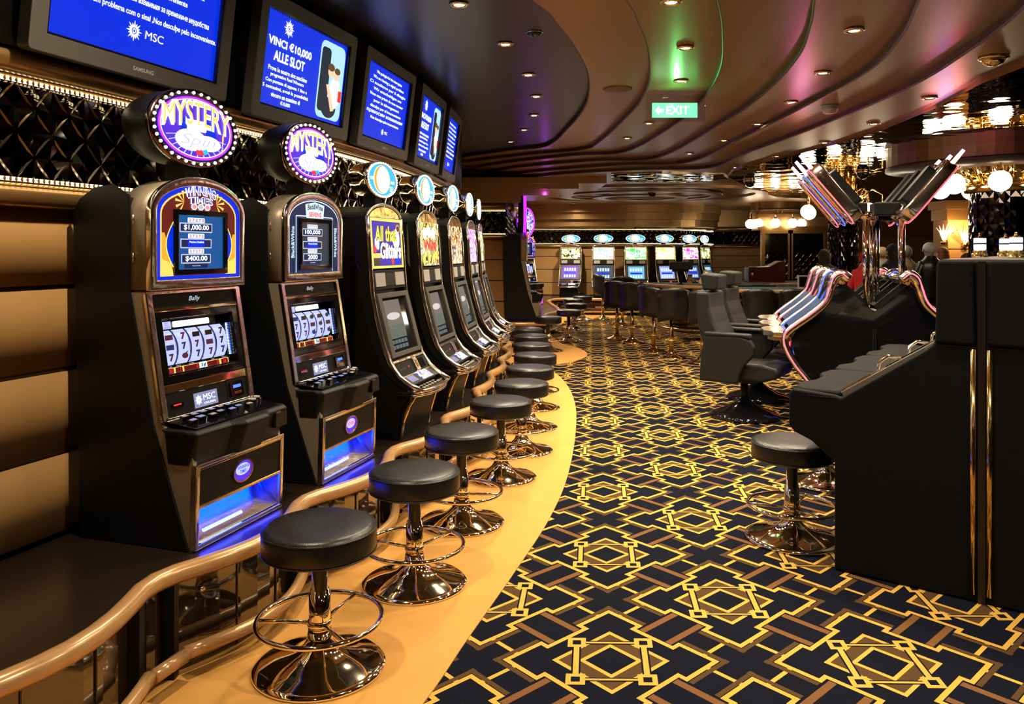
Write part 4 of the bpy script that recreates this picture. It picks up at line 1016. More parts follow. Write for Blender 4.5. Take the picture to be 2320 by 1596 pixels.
# ------------------------------------------------------------------ second bay and rear machines
bay='slot machines of the second bay'
n1=machine_arched(2); n1.location=(.12,13.35,.381); n1.rotation_euler.z=math.radians(91)
n1.location=(.40+math.cos(math.radians(80))*.3-.0,13.15+math.sin(math.radians(80))*.3,.381)
n1['label']='tall black slot machine seen from its side with a purple neon edge'; n1['group']=bay
n2=put(n1,False,(.50,17.5,.381),math.radians(52),'slot machine with a round purple neon sign beyond the tall black one',bay)
farm=[(1290,20.6,-14,'gold','rear slot machine with golden lit glass, closest to the purple-lit machine'),(1367,20.1,-7,'azure','rear slot machine with white and pale blue lit glass'),(1443,20.0,-1,'green','rear slot machine with green-edged lit glass'),
 (1516,20.2,16,'orange','rear slot machine with cream and orange lit glass'),(1577,20.7,32,'violet','rear slot machine with violet and white lit glass'),(1614,21.5,50,'lime','rear slot machine with yellow-green lit glass, turned furthest sideways')]
for px,Y,a,k,lb in farm:
    m=machine_slant(k,True); m.location=((px-1160)/F*Y,Y,.381); m.scale=(1,1,.9); m.rotation_euler.z=math.radians(a); m['label']=lb; m['group']='slot machines at the rear wall'
# their platforms
def platform(label,path,depthpath):
    t=thing('machine_platform',label,'platform',group='dark glossy machine platforms')
    b=B(M['deck']); b.prism(path+depthpath,.35,.38); b.build('platform_top',parent=t)
    b=B(M['brown']); b.prism([(x*.999,y+.02) for x,y in path]+depthpath,.006,.35,smooth_side=True); b.build('front_panel',parent=t)
    b=B(M['rail']); b.tube([(x,y,.39) for x,y in path],.036,10); b.build('wood_rail',parent=t)
    b=B(M['rail']); b.tube([(x,y-.03,.09) for x,y in path],.025,8); b.build('lower_rail',parent=t)
platform('platform with wood rail under the purple-lit slot machines',catmull([(-.10,12.95),(.55,13.0),(.62,13.6),(.60,14.6),(.85,15.3),(.95,16.2),(.9,17.4),(.85,18.6)],4),[(-.08,18.6),(-.08,13.3)])
platform('low curved platform with wood rail under the rear wall slot machines',catmull([(.85,18.7),(1.2,19.6),(2.4,19.4),(3.3,19.4),(4.2,19.6),(5.1,20.2),(5.7,21.2),(5.9,22.4)],4),[(5.9,23.3),(4.9,22.0),(4.4,21.5),(3.2,21.2),(1.9,21.3),(.3,21.5),(-.0,18.8)])
lamp('POINT',(.55,13.0,2.55),.8,(.45,.08,1),.02,None,'purple_glow')

# ------------------------------------------------------------------ padded chairs at the gaming tables
def make_padded():
    t=thing('padded_chair','chair','chair')
    b=B(M['leather']); b.lathe([(0,.62),(.20,.62),(.235,.64),(.24,.69),(.225,.72),(0,.735)],28); b.build('seat',parent=t)
    # wrapped back (concave, open to +y)
    b=B(M['leather']); vs=[];fs=[]; n=14; prof=[(.25,.58),(.275,.66),(.275,.80),(.27,.92),(.28,.96),(.305,1.0),(.30,1.045),(.265,1.055),(.235,1.03),(.225,.95),(.225,.70),(.22,.58)]
    for i in range(n+1):
        a=math.radians(-165+150*i/n)
        for r,z in prof: vs.append((r*math.cos(a),r*math.sin(a)*.92,z-(.05*abs(math.cos(a))**3)))
    k=len(prof)
    for i in range(n):
        for j in range(k): fs.append((i*k+j,i*k+(j+1)%k,(i+1)*k+(j+1)%k,(i+1)*k+j))
    fs+=[tuple(range(k)),tuple(range(n*k,n*k+k))[::-1]]
    b.add(vs,fs,True); b.build('back',parent=t)
    b=B(M['brass']); b.lathe([(.03,.62),(.03,.42),(.037,.41),(.037,.06)],20); b.build('column',parent=t)
    b=B(M['brass']); b.lathe([(.25,0),(.25,.012),(.2,.028),(.12,.045),(.06,.08),(.045,.12)],36); b.build('base',parent=t)
    b=B(M['brass']); b.torus(.20,.011,(0,0,.28),36,6); b.tube([(-.2,0,.28),(.2,0,.28)],.009,6); b.build('foot_ring',parent=t)
    return t
pc=make_padded()
cl=[(1366,724,-75,'dark padded bar chair turned sideways, farthest on the near side of the card table'),(1398,769,-20,'dark padded bar chair with brass column second along the card table'),(1432,777,5,'dark padded bar chair partly behind two others at the card table'),
 (1481,799,-60,'dark padded bar chair seen from its side with the seat showing'),(1521,812,2,'dark padded bar chair seen squarely from behind in the middle of the aisle'),(1592,822,8,'dark padded bar chair beside the grey lounge chair'),
 (1716,818,0,'dark padded chair behind the grey lounge chairs, seen past the headrests'),(1792,815,12,'dark padded chair beside the chrome terminals, back facing the aisle'),(1410,738,-10,'small dark padded chair beyond the row, mostly hidden')]
for i,(px,py,a,lb) in enumerate(cl):
    x,y=FL(px,py); put(pc,i==0,(x,y,.003),math.radians(a),lb,'padded chairs around the gaming tables').scale=(.87,.87,1)

# ------------------------------------------------------------------ gaming tables
def table(loc,rz,L,D,label):
    t=thing('gaming_table',label,'table',loc,rz,'gaming tables')
    half=[(L/2*math.cos(PI+PI*i/20),D*math.sin(PI+PI*i/20)) for i in range(21)]
    b=B(M['rail']); b.prism(half,.95,1.0); b.build('armrest_rail',parent=t,bevel=.01)
    inn=[(x*.88,y*.86-.02) for x,y in half]
    b=B(pm('table_felt',(.02,.05,.06),.9)); b.prism(inn,1.0,1.006); b.build('felt_top',parent=t)
    b=B(M['brown']); b.prism([(x*.6,y*.5) for x,y in half],.12,.95); b.build('pedestal',parent=t)
    b=B(M['brass']); b.tube([(x*.72,y*.66,.2) for x,y in half],.02,8); b.build('foot_rail',parent=t)
    b=B(M['blackg']); b.box((-.35,-.13,1.006),(.35,-.03,1.03)); b.build('chip_tray',parent=t)
    return t
table((3.62,14.5,.003),math.radians(-8),2.4,1.3,'card table with light wood rail behind the row of padded chairs')
table((3.95,12.95,.003),math.radians(4),1.7,1.05,'card table with light wood rail behind the grey lounge chairs')
table((5.2,15.6,.003),math.radians(4),2.6,1.2,'long gaming table with a dark cabinet standing on it')
t=thing('display_monitor','black monitor on a post above the card table seen against the rear machines','monitor',AT(1543,665,13.75)[:2]+(1.0075,))
b=B(M['blackg']); b.lathe([(.07,0),(.07,.015),(.018,.02),(.016,.30)],16); b.build('post',parent=t)
b=B(M['black']); b.box((-.20,-.03,.26),(.20,.05,.40)); b.box((-.14,.0,.22),(.14,.12,.30)); b.build('screen_housing',parent=t,bevel=.012)
b=B(M['blackg']); b.box((-.17,.048,.275),(.17,.056,.385)); b.build('screen',parent=t)
t=thing('card_reader','small tilted white framed display standing on the card table','display',AT(1586,640,13.4)[:2]+(1.007,))
b=B(M['speaker']); b.T=Matrix.Rotation(.5,4,'Y'); b.prism(rrect(.055,.13,.01,cy=.16),-.01,.01,'y'); b.build('frame',parent=t); b=B(M['e_gold']); b.T=Matrix.Rotation(.5,4,'Y'); b.prism(rect(-.025,.07,.025,.25),-.013,-.010,'y'); b.build('lit_panel',parent=t)
b=B(M['brass']); b.box((-.04,-.04,0),(.04,.04,.17)); b.prism(rrect(.045,.045,.006),.17,.18); o=b.build('discard_holder'); o.location=AT(1562,650,13.75)[:2]+(1.007,); tag(o,'small brass card holder on the edge of the card table','card holder')
t=thing('card_cabinet','dark red wooden cabinet with a curved top on the gaming table','cabinet',AT(1732,640,14.8)[:2]+(1.007,))
cab=pm('dark_red_wood',(.05,.008,.006),.15,coat=.5)
b=B(cab); b.prism([(-.34,0),(.34,0),(.34,.40),(.25,.40),(.12,.33),(.06,.30),(-.32,.29),(-.34,.27)],-.15,.15,'y'); b.build('cabinet_body',parent=t,bevel=.01)
b=B(M['bronze']); b.T=Matrix.Translation((-.28,-.152,.15))@Matrix.Rotation(PI/2,4,'X'); b.lathe([(.03,0),(.03,.006),(0,.008)],16); b.build('round_emblem',parent=t)
t=thing('tablet_screen','small dark tablet screen in a grey frame beside the chrome terminals','screen',AT(1822,640,12.2)[:2]+(1.007,))
b=B(M['speaker']); b.prism(rrect(.10,.10,.02,cy=.11),-.01,.01,'y'); b.build('frame',parent=t); b=B(M['blackg']); b.prism(rect(-.08,.03,.08,.19),-.014,-.010,'y'); b.build('screen',parent=t)

# ------------------------------------------------------------------ grey lounge chairs
def make_lounge():
    t=thing('lounge_chair','grey lounge chair','chair')      # faces +x
    L=M['grey_leather']
    b=B(L); b.prism([(-.22,.40),(.24,.38),(.36,.42),(.40,.47),(.38,.52),(.25,.545),(-.22,.53)],-.25,.25,'y'); b.build('seat',parent=t,bevel=.03,seg=3)
    b=B(L); b.prism([(-.20,.50),(-.05,.52),(-.12,.70),(-.22,.90),(-.27,1.05),(-.28,1.20),(-.40,1.20),(-.40,1.0),(-.36,.80),(-.30,.60),(-.26,.48)],-.235,.235,'y'); bk=b.build('backrest',parent=t,bevel=.025,seg=3)
    b=B(M['gap']); b.tube([(-.055,-.19,.53),(-.125,-.19,.70),(-.222,-.19,.90),(-.272,-.19,1.05),(-.282,-.19,1.19)],.003,5); b.tube([(-.055,.19,.53),(-.125,.19,.70),(-.222,.19,.90),(-.272,.19,1.05),(-.282,.19,1.19)],.003,5); b.build('stitching',parent=bk)
    b=B(L); b.prism([(-.27,1.21),(-.22,1.22),(-.21,1.36),(-.36,1.375),(-.39,1.36),(-.37,1.21)],-.14,.14,'y'); b.build('headrest',parent=t,bevel=.02,seg=3)
    for s in (-1,1):
        b=B(L); b.prism([(-.28,.80),(.06,.805),(.16,.775),(.20,.71),(.19,.63),(.10,.53),(.06,.45),(.04,.36),(-.33,.36),(-.32,.6)],s*.30-.025,s*.30+.025,'y'); arm=b.build('arm_panel',parent=t,bevel=.02,seg=3)
        b=B(L); b.prism([(-.28,.79),(.08,.795),(.16,.78),(.15,.825),(-.28,.83)],s*.285-.05,s*.285+.05,'y'); b.build('arm_pad',parent=arm,bevel=.015,seg=3)
    b=B(M['black']); b.lathe([(.035,.40),(.035,.05)],16); b.box((-.15,-.12,.34),(.15,.12,.39)); b.build('pedestal',parent=t)
    b=B(M['blackg']); b.lathe([(.33,0),(.335,.02),(.30,.045),(.20,.075),(.10,.13),(.05,.17),(.04,.2)],48); b.build('base',parent=t)
    return t
lc=make_lounge(); x,y=FL(1697,946)
put(lc,True,(x-.04,y+.02,.003),math.radians(-34),'grey leather lounge chair with headrest, nearer of the two at the chrome terminals','lounge chairs at the chrome terminals')
x,y=FL(1742,906); put(lc,False,(x-.10,y+.05,.003),math.radians(-34),'grey leather lounge chair with headrest, farther of the two at the chrome terminals','lounge chairs at the chrome terminals')

# ------------------------------------------------------------------ double row of chrome-edged terminals
def terminals(loc,rz):
    t=thing('gaming_terminal_island','black V-shaped double terminal island with chrome frames and neon lines','gaming terminal',loc,rz)
    hb=[(.34,.02),(.42,.20),(.52,.38),(.62,.52),(.69,.64),(.72,.78),(.67,.89),(.54,1.0),(.42,1.12),(.36,1.24),(.28,1.30)]
    body=[(-x,z) for x,z in hb]+[(0,1.05)]+hb[::-1]
    b=B(M['blackg'])
    b.prism([(x*.97,z) for x,z in body],-.35,1.75,'y'); b.build('body',parent=t,bevel=.005)
    seam=B(M['plastic']); seam.box((-.015,-.36,.02),(-.003,-.345,.9)); seam.box((.003,-.36,.02),(.015,-.345,.9)); seam.build('front_seam',parent=t)
    arm=[(-.21,1.34),(-.27,1.385),(-.33,1.35),(-.36,1.27),(-.41,1.13),(-.52,1.02),(-.65,.92),(-.74,.84),(-.755,.76),(-.72,.66),(-.65,.54),(-.54,.40),(-.43,.20),(-.36,.03)]
    for s in (-1,1):
        ys=(-.38,.32,1.02,1.72)
        for i,y0 in enumerate(ys):
            b=B(M['chrome_r']); b.tube([(s*abs(x)*(1),y0,z) for x,z in catmull(arm,4)],[.045 if q<12 else (.036 if q<30 else .03) for q in range(len(catmull(arm,4)))],8,sy=1.0); fr=b.build('chrome_frame',parent=t)
            col='e_pink' if i!=1 else 'e_bneon'
            b=B(M[col]); b.tube([(s*(abs(x)+.012),y0-.042,z+.01) for x,z in catmull(arm,4)],.0055,6); b.build('neon_line',parent=fr,label='thin red neon line' if i!=1 else 'thin blue neon line')
        b=B(M['chrome_r'])
        b.tube([(s*.27,-.36,1.335),(s*.27,1.75,1.335)],.045,12); b.build('top_roll',parent=t)
        for i in range(3):
            y0=-.34+.7*i
            b=B(M['chrome_r']); b.prism([(s*.72,y0-.02),(s*.86,y0+.0),(s*.94,y0+.10),(s*.96,y0+.3),(s*.92,y0+.50),(s*.72,y0+.6)][::s],.80,.855); sh=b.build('key_shelf',parent=t,bevel=.01)
            b=B(M['brass']); b.prism([(s*.70,y0+.0),(s*.83,y0+.03),(s*.90,y0+.13),(s*.92,y0+.3),(s*.88,y0+.47),(s*.70,y0+.57)][::s],.765,.80); b.build('shelf_trim',parent=sh)
            b=B(em('terminal_screen',(.02,.06,.14),.8)); 
            vs=[(s*(.42),y0+.04,1.135),(s*(.71),y0+.04,.89),(s*(.71),y0+.6,.89),(s*(.42),y0+.6,1.135)]; b.add(vs+[(v[0]-s*.03,v[1],v[2]-.03) for v in vs],[(0,1,2,3),(4,5,6,7),(0,1,5,4),(1,2,6,5),(2,3,7,6),(3,0,4,7)]); b.build('terminal_screen',parent=t)
        b=B(M['plastic']); 
        for k in range(3): b.T=Matrix.Translation((s*.15,-.25+.6*k,1.20))@Matrix.Rotation(s*-.73,4,'Y'); b.ring(rect(-.17,-.0,.17,.42),rect(-.13,.04,.13,.38),-.01,.02,'z')
        b.build('roof_grille',parent=t)
    # chrome poles and leaning display wings
    for x,y0 in ((-.05,-.25),(.04,.0),(.10,.2),(.25,-.2)):
        b=B(M['chrome']); b.tube([(x,y0,.86),(x,y0,1.93)],.030,14); b.tube([(x,y0,1.88),(x,y0,1.95)],.05,14); b.build('chrome_pole',parent=t)
    b=B(M['black']); b.box((-.24,-.12,1.92),(-.02,.2,2.04)); b.box((.04,-.12,1.92),(.26,.2,2.04)); b.box((-.2,.1,1.88),(.3,.3,1.95)); b.build('junction_box',parent=t,bevel=.012)
    for s,n in ((-1,3),(1,3)):
        for i in range(n):
            y0=-.30+.55*i if s<0 else -.32+.42*i
            up=Vector((s*.62,0,.78)).normalized(); U=Vector((0,s*1.0,0))
            P=Vector((s*.19+.05,y0,1.87))
            T=frame(P,up,U)
            b=B(M['chrome_r']); b.T=T; b.ring(rrect(.15,.31,.11,8,cy=.31),rrect(.09,.25,.065,8,cy=.31),-.07,.05,'z',True); w_=b.build('display_frame',parent=t,bevel=.02,seg=3)
            b=B(M['blackg']); b.T=T; plate(b,rrect(.115,.275,.08,8,cy=.31),-.045,.015); b.build('display_panel',parent=w_)
            b=B(M['black']); b.T=T; plate(b,rrect(.085,.19,.03,4,cy=.30),-.14,-.065); b.build('rear_housing',parent=w_)
            nm='e_pink' if i!=1 else 'e_bneon'
            b=B(M[nm]); b.T=T; pts=rrect(.154,.314,.11,8,cy=.31); b.tube([(p[0],p[1],.045) for p in pts],.0035,5,True); b.build('neon_line',parent=w_)
            b=B(M['e_tipr'] if i!=1 else M['e_tipb']); b.T=T; b.prism([(-.035,.61),(.035,.61),(.028,.69),(0,.77),(-.028,.69)],-.014,.014,'z'); b.build('lit_tip',parent=w_,label='glowing pointed tip')
    return t
terminals((3.32,7.35,.003),math.radians(-16))

# ------------------------------------------------------------------ big black leatherette console with stepped profile
ca=Vector((.804,-.595,0)).normalized(); cn=Vector((.595,.804,0)).normalized()
t=thing('roulette_console','large black leatherette gaming console with brass corner strips and a sloping player deck','gaming console',(1.61,3.94,.003),math.atan2(ca.y,ca.x))
side=[(.0,.0),(.0,.56),(-.04,.60),(-.20,.665),(-.225,.70),(-.225,.86),(-.205,.885),(-.0,.872),(.03,.862),(.41,1.13),(.445,1.165),(.452,1.22),(.452,1.53),(.47,1.55),(1.55,1.55),(1.55,.0)]
b=B(M['console']); b.prism(side,0,.045,'y'); b.build('side_panel',parent=t,bevel=.012,seg=3)
inner=[(.03,.0),(.03,.50),(-.17,.66),(-.205,.71),(-.205,.84),(.03,.835),(.22,.93),(.42,1.08),(.465,1.22),(.465,1.53),(1.52,1.53),(1.52,0)]
b=B(M['black']); b.prism(inner,.045,2.5,'y'); b.build('core',parent=t)
for k in range(3):
    y0=.05+.80*k
    b=B(M['console']); pts=[(-.16,y0),(-.23,y0+.06),(-.245,y0+.2),(-.20,y0+.33),(-.20,y0+.47),(-.245,y0+.6),(-.23,y0+.74),(-.16,y0+.79),(.02,y0+.79),(.02,y0)]
    b.prism(pts,.78,.887); b.build('padded_armrest',parent=t,bevel=.02,seg=3)
    D=lambda x,y,z: frame((x,y,z),(0,1,0),(.40,0,.27))
    b=B(M['dk']); b.T=D(.02,y0+.02,.868); plate(b,rect(0,0,.46,.76),-.02,.014); dk=b.build('player_deck',parent=t,bevel=.004)
    b=B(M['chrome_r']); b.T=D(.02,y0+.02,.868); b.ring(rect(.02,.03,.17,.26),rect(.035,.045,.155,.245),.014,.024,'z'); b.build('tray_rim',parent=dk)
    b=B(M['gap']); b.T=D(.02,y0+.02,.868); plate(b,rect(.035,.045,.155,.245),.014,.016); b.build('tray_recess',parent=dk)
    b=B(M['darkglass']); b.T=D(.02,y0+.02,.868); plate(b,rrect(.12,.20,.02,cx=.32,cy=.42),.014,.020); b.build('player_screen',parent=dk)
    b=B(M['chrome']); b.T=D(.02,y0+.02,.868); b.tube([(.20,.07,.02),(.22,.10,.05),(.27,.12,.055),(.31,.14,.02)],.010,6); b.build('chrome_handle',parent=dk)
b=B(M['gap']); b.box((-.13,-.004,.858),(.02,-.0,.862)); b.build('stitch_line',parent=t)
b=B(M['gap']); b.box((.455,-.003,1.155),(1.55,.001,1.160)); b.build('stitch_line',parent=t)
b=B(M['gap']); b.box((.622,-.006,.0),(.652,.01,1.548)); b.build('corner_gap',parent=t)
for x in (.603,.668):
    b=B(M['brass']); b.tube([(x,-.008,.04),(x,-.008,1.15)],.013,10); b.build('brass_strip',parent=t)
b=B(M['console']); b.prism([(.66,1.165),(1.54,1.165),(1.54,1.553),(.665,1.553)],-.02,.02,'y'); b.build('upper_pad',parent=t,bevel=.015,seg=3)
b=B(M['console']); b.prism([(.45,1.165),(.615,1.165),(.61,1.553),(.46,1.553)],-.02,.02,'y'); b.build('upper_pad',parent=t,bevel=.015,seg=3)
b=B(M['bezel']); b.box((.47,.05,1.548),(1.52,2.45,1.556)); b.build('top_plate',parent=t)
cons=t

def make_chip():
    t=thing('console_lamp','lamp','lamp')
    b=B(M['brass']); b.lathe([(.085,0),(.088,.015),(.07,.03),(.06,.05),(.075,.065),(.075,.08),(.05,.09)],24)
    for k in range(5):
        a=k*2*PI/5; b.ball((.07*math.cos(a),.07*math.sin(a),.035),.022,10,6)
    b.build('brass_base',parent=t)
    b=B(em('pale_lamp_glass',(.55,.72,.85),1.2)); b.lathe([(.062,.09),(.066,.10),(.066,.155),(.06,.16)],24); b.lathe([(.062,.172),(.066,.178),(.066,.225),(.06,.23)],24); b.build('glass_shade',parent=t)
    b=B(M['blackg']); b.lathe([(.068,.158),(.068,.174)],24); b.build('middle_band',parent=t)
    b=B(M['brass']); b.lathe([(.066,.23),(.06,.24),(.02,.25),(.012,.27),(.018,.28),(0,.295)],20); b.build('finial',parent=t)
    return t
cl0=make_chip()
for i,(px,Y,lb) in enumerate(((2220,4.9,'small brass lamp with pale blue glass on the console, left of the pair'),(2302,4.6,'small brass lamp with pale blue glass nearest the end of the console'),(2278,5.05,'small brass lamp with pale blue glass mostly behind another on the console'))):
    X=(px-1160)/F*Y; o=put(cl0,i==0,(X,Y,1.5565),0,lb,'brass lamps on the console'); o.scale=(.52,.52,.52)

# ------------------------------------------------------------------ columns with brass capitals and globe chandeliers
def column(fxl,px,Y,R,label,zlat=(1.25,2.25),globes=8,gr=.12,Rg=.8,gz=2.36,soffit=None,ang0=0,fixture=True):
    X=(px-1160)/F*Y
    c=thing('mirrored_column',label,'column',(X,Y,0),0,'columns clad in black mirror diamonds')
    b=B(M['blackg']); b.lathe([(R*.97,.0),(R*.97,2.8)],24,smooth=False); b.build('shaft',parent=c)
    n=24; b=B(M['mirror']); rows=int(2.2/.16)
    rnd=random.Random(int(px))
    for j in range(rows*2):
        for k in range(n):
            a=2*PI*(k+(.5 if j%2 else 0))/n; z=.15+j*.08; hw=PI/n
            r2=R*1.0; P=lambda aa,zz,rr:(rr*math.cos(aa),rr*math.sin(aa),zz)
            z_=z+.08
            b.add([P(a-hw,z_,r2),P(a,z_+.075,r2),P(a+hw,z_,r2),P(a,z_-.075,r2),P(a+rnd.uniform(-.008,.008),z_+rnd.uniform(-.005,.005),r2+.008)],[(0,4,1),(1,4,2),(2,4,3),(3,4,0)],False)
    b.build('mirror_diamonds',parent=c)
    b=B(M['brass']); b.lathe([(R*1.02,2.30),(R*1.12,2.31),(R*1.15,2.36),(R*1.12,2.40),(R*1.04,2.42),(R*1.04,2.47),(R*1.18,2.49),(R*1.22,2.53),(R*1.1,2.56),(R*1.02,2.8)],36); b.build('capital',parent=c)
    b=B(M['brass']); b.lathe([(R*1.15,0),(R*1.15,.12),(R*1.04,.15)],30); b.build('plinth_ring',parent=c)
    if fixture:
        g=thing('globe_chandelier',fxl,'chandelier',(X,Y,2.5),0,'globe chandeliers around the columns')
        for k in range(globes):
            a=ang0+2*PI*k/globes; ca_,sa_=math.cos(a),math.sin(a)
            b=B(M['brass']); b.tube([(R*1.1*ca_,R*1.1*sa_,-.05),((R+.12)*ca_,(R+.12)*sa_,.10),((R+(Rg-R)*.6)*ca_,(R+(Rg-R)*.6)*sa_,.14),(Rg*ca_,Rg*sa_,.05),(Rg*ca_,Rg*sa_,gz-2.5+gr)],.012,6); b.lathe([(.05,0),(.03,.03),(.01,.05)],12,(Rg*ca_,Rg*sa_,gz-2.5+gr-.01)); b.build('brass_arm',parent=g)
            b=B(M['e_globe']); b.ball((Rg*ca_,Rg*sa_,gz-2.5),gr,20,12); b.build('glass_globe',parent=g,label='glowing white glass globe')
        for k in range(globes*2):
            a=ang0+2*PI*(k+.5)/(globes*2); ca_,sa_=math.cos(a),math.sin(a); wd=.05
            b=B(M['brass']); b.add([(R*1.1*ca_-sa_*.0,R*1.1*sa_,-.12),((R+.10)*ca_-sa_*wd,(R+.10)*sa_+ca_*wd,.02),((R+.26)*ca_,(R+.26)*sa_,.22),((R+.10)*ca_+sa_*wd,(R+.10)*sa_-ca_*wd,.02),((R+.13)*ca_,(R+.13)*sa_,.0)],[(0,1,4),(1,2,4),(2,3,4),(3,0,4),(3,2,1,0)],True); b.build('brass_leaf',parent=g)
    if soffit:
        b=B(M['tan']); b.lathe([(soffit,2.62),(soffit,2.8)],48,(X,Y,0),smooth=False); b.mat(M['riser']); b.lathe([(soffit+.012,2.60),(soffit+.012,2.64)],48,(X,Y,0)); struct(b.build('ceiling'))
    return X,Y
column('large white globes on curling brass arms at the column nearest the console',2285,9.6,.42,'column clad in black mirror diamonds nearest the console, with brass capital',globes=10,Rg=.82,gz=2.39,soffit=1.35,ang0=.28)
column('white globes on brass arms at the column behind the chrome terminals',1910,13.6,.24,'column clad in black mirror diamonds behind the chrome terminals, with brass capital',globes=7,Rg=.62,gz=2.27,ang0=.5)
column('cluster of white globes on brass arms before the dark lattice doors',1757,19.8,.16,'slim column in front of the dark lattice doors, with brass capital',globes=9,Rg=.62,gz=2.27,gr=.115,soffit=.6,ang0=.2)

# ------------------------------------------------------------------ doors, rear right wall
def latdoor(px0,px1,Y,z1,name,lab=None):
    x0=(px0-1160)/F*Y; x1=(px1-1160)/F*Y
    b=B(M['blackg']); b.box((x0,Y,0.01),(x1,Y+.06,z1)); d=struct(b.build(name))
    b=B(M['bronze']); b.box((x0-.08,Y-.04,0),(x0,Y+.08,z1+.08)); b.box((x1,Y-.04,0),(x1+.08,Y+.08,z1+.08)); b.box((x0,Y-.04,z1),(x1,Y+.08,z1+.08)); fr=struct(b.build('trim_11'))
    la=lattice('door_lattice',(x0,Y-.002),(x1,Y-.002),.3,z1-.5,cell=.17,depth=.02,seed=int(px0),rail=.004); la.parent=d
latdoor(1732,1788,19.4,2.02,'door_1'); latdoor(1792,1866,19.4,2.02,'door_2')
b=B(M['tan']); b.box((6.05,19.5,2.1),(14,19.9,2.8)); b.mat(M['bronze']); b.box((6.05,19.4,2.10),(14,19.5,2.2)); b.box((6.05,19.42,2.42),(14,19.5,2.50)); b.mat(M['wood']); b.box((7.75,19.5,0),(8.4,19.9,2.1)); b.box((12.2,19.5,0),(14,19.9,2.1)); struct(b.build('wall_right'))
b=B(pm('pale_yellow_pillar',(.35,.30,.13),.5)); b.box((11.05,19.2,0),(11.7,19.5,2.1)); struct(b.build('wall_right'))
# panelled pier with shell sconces
Yp=14.2
b=B(M['wood']); x0=(2148-1160)/F*Yp; x1=(2215-1160)/F*Yp; b.box((x0,Yp,0),(x1,Yp+.5,2.15)); b.mat(M['bronze']); b.box((x0-.04,Yp-.04,2.15),(x1+.04,Yp+.5,2.35)); b.box((x0-.1,Yp-.1,2.35),(x1+.1,Yp+.5,2.5)); b.mat(M['gap']); b.box((x0,Yp-.003,1.62),(x1,Yp,1.635)); struct(b.build('wall_right'))
def sconce(px,py,Y,label):
    X,_,Z=AT(px,py,Y)
    t=thing('shell_sconce',label,'wall light',(X,Y-.02,Z),0,'amber shell wall lights')
    for k in range(7):
        a=math.radians(-60+20*k); b=B(M['e_amber']); 
        b.add([(0,0,-.18),(.13*math.sin(a-.17),-.08,.02),(.24*math.sin(a),-.11-.04*math.cos(a),.02+.15*math.cos(a)),(.13*math.sin(a+.17),-.08,.02),(.11*math.sin(a),-.12,-.0)],[(0,1,4),(1,2,4),(2,3,4),(3,0,4),(0,3,2,1)],True); b.build('glass_petal',parent=t)
    b=B(M['brass']); b.T=Matrix.Rotation(PI/2,4,'X'); b.lathe([(.05,0),(.04,.06),(0,.07)],16,(0,-.17,0)); b.build('wall_bracket',parent=t)
    lamp('POINT',(0,-.30,.1),14,(1,.62,.25),.02,t,'sconce_lamp')
sconce(2183,534,Yp,'amber shell-shaped glass wall light on the wood pier'); sconce(2136,528,Yp+.1,'amber shell-shaped glass wall light at the corner beside the pier')

# ------------------------------------------------------------------ small ceiling things
X,Y=CE(1527,238,2.86); t=thing('exit_sign','green lit exit sign on a clear glass plate hanging from the ceiling','sign',(X,Y,2.95))
gl=bpy.data.materials.new('clear_glass'); gl.use_nodes=True; g=gl.node_tree.nodes['Principled BSDF']; g.inputs['Transmission Weight'].default_value=1; g.inputs['Roughness'].default_value=.02; g.inputs['IOR'].default_value=1.2
b=B(gl); b.box((-.24,-.004,-.235),(.27,.004,0)); b.build('glass_plate',parent=t)
b=B(M['e_green']); b.box((-.19,-.010,-.20),(.20,-.005,-.075)); b.build('green_panel',parent=t)
text('EXIT',.07,Matrix.Translation((.03,-.0105,-.137))@Matrix.Rotation(PI/2,4,'X'),M['e_white'],t,width=.20,bold=.02)
b=B(M['e_white']); b.T=Matrix.Translation((0,-.0105,0))@Matrix.Rotation(PI/2,4,'X'); plate(b,[(-.17,-.14),(-.13,-.10),(-.13,-.125),(-.09,-.125),(-.09,-.155),(-.13,-.155),(-.13,-.18)],0,.001); b.build('arrow',parent=t)
lamp('POINT',(0,-.12,-.08),2.2,(.15,1,.25),.015,t,'exit_glow')
X,Y=CE(1399,201,3.05); b=B(pm('speaker_cover_bronze',(.16,.09,.035),.6)); b.lathe([(.13,0),(.13,-.006),(.11,-.010),(0,-.011)],32); o=b.build('ceiling_speaker'); o.location=(X,Y,3.05); tag(o,'flat round bronze speaker cover on the first curved ceiling band','ceiling speaker')
X,Y=CE(1030,325,3.05) ; 
X,Y=CE(1880,240,2.85); t=thing('smoke_detector','small white smoke detector on the fifth ceiling band','smoke detector',(X,Y,2.85)); wh=pm('white_plastic',(.6,.52,.48),.5)
b=B(wh); b.lathe([(.07,0),(.07,-.035),(.06,-.045),(.055,-.06),(.03,-.07),(0,-.07)],24); b.build('housing',parent=t); b=B(wh); b.lathe([(.075,.0),(.078,-.008)],24); b.build('base_ring',parent=t)
X,Y=CE(2251,129,2.8); t=thing('brass_ceiling_dome','unlit brass dome fitting beside the mirrored ceiling','ceiling fitting',(X,Y,2.8)); b=B(M['brass']); b.lathe([(.085,0),(.09,-.010),(.07,-.018)],28); b.build('flange',parent=t); b=B(M['brass']); b.lathe([(.07,-.010),(.055,-.04),(.03,-.055),(0,-.06)],24); b.build('dome',parent=t)
X,Y=CE(1211,73,3.1); t=thing('dark_spotlight','small unlit spotlight in the dark navy ceiling','spotlight',(X,Y,3.1)); b=B(M['blackg']); b.lathe([(.05,0),(.055,-.01),(.03,-.03),(0,-.035)],20); b.build('eyeball',parent=t); b=B(M['chrome']); b.lathe([(.055,0),(.058,-.008),(.05,-.01)],20); b.build('ring',parent=t)
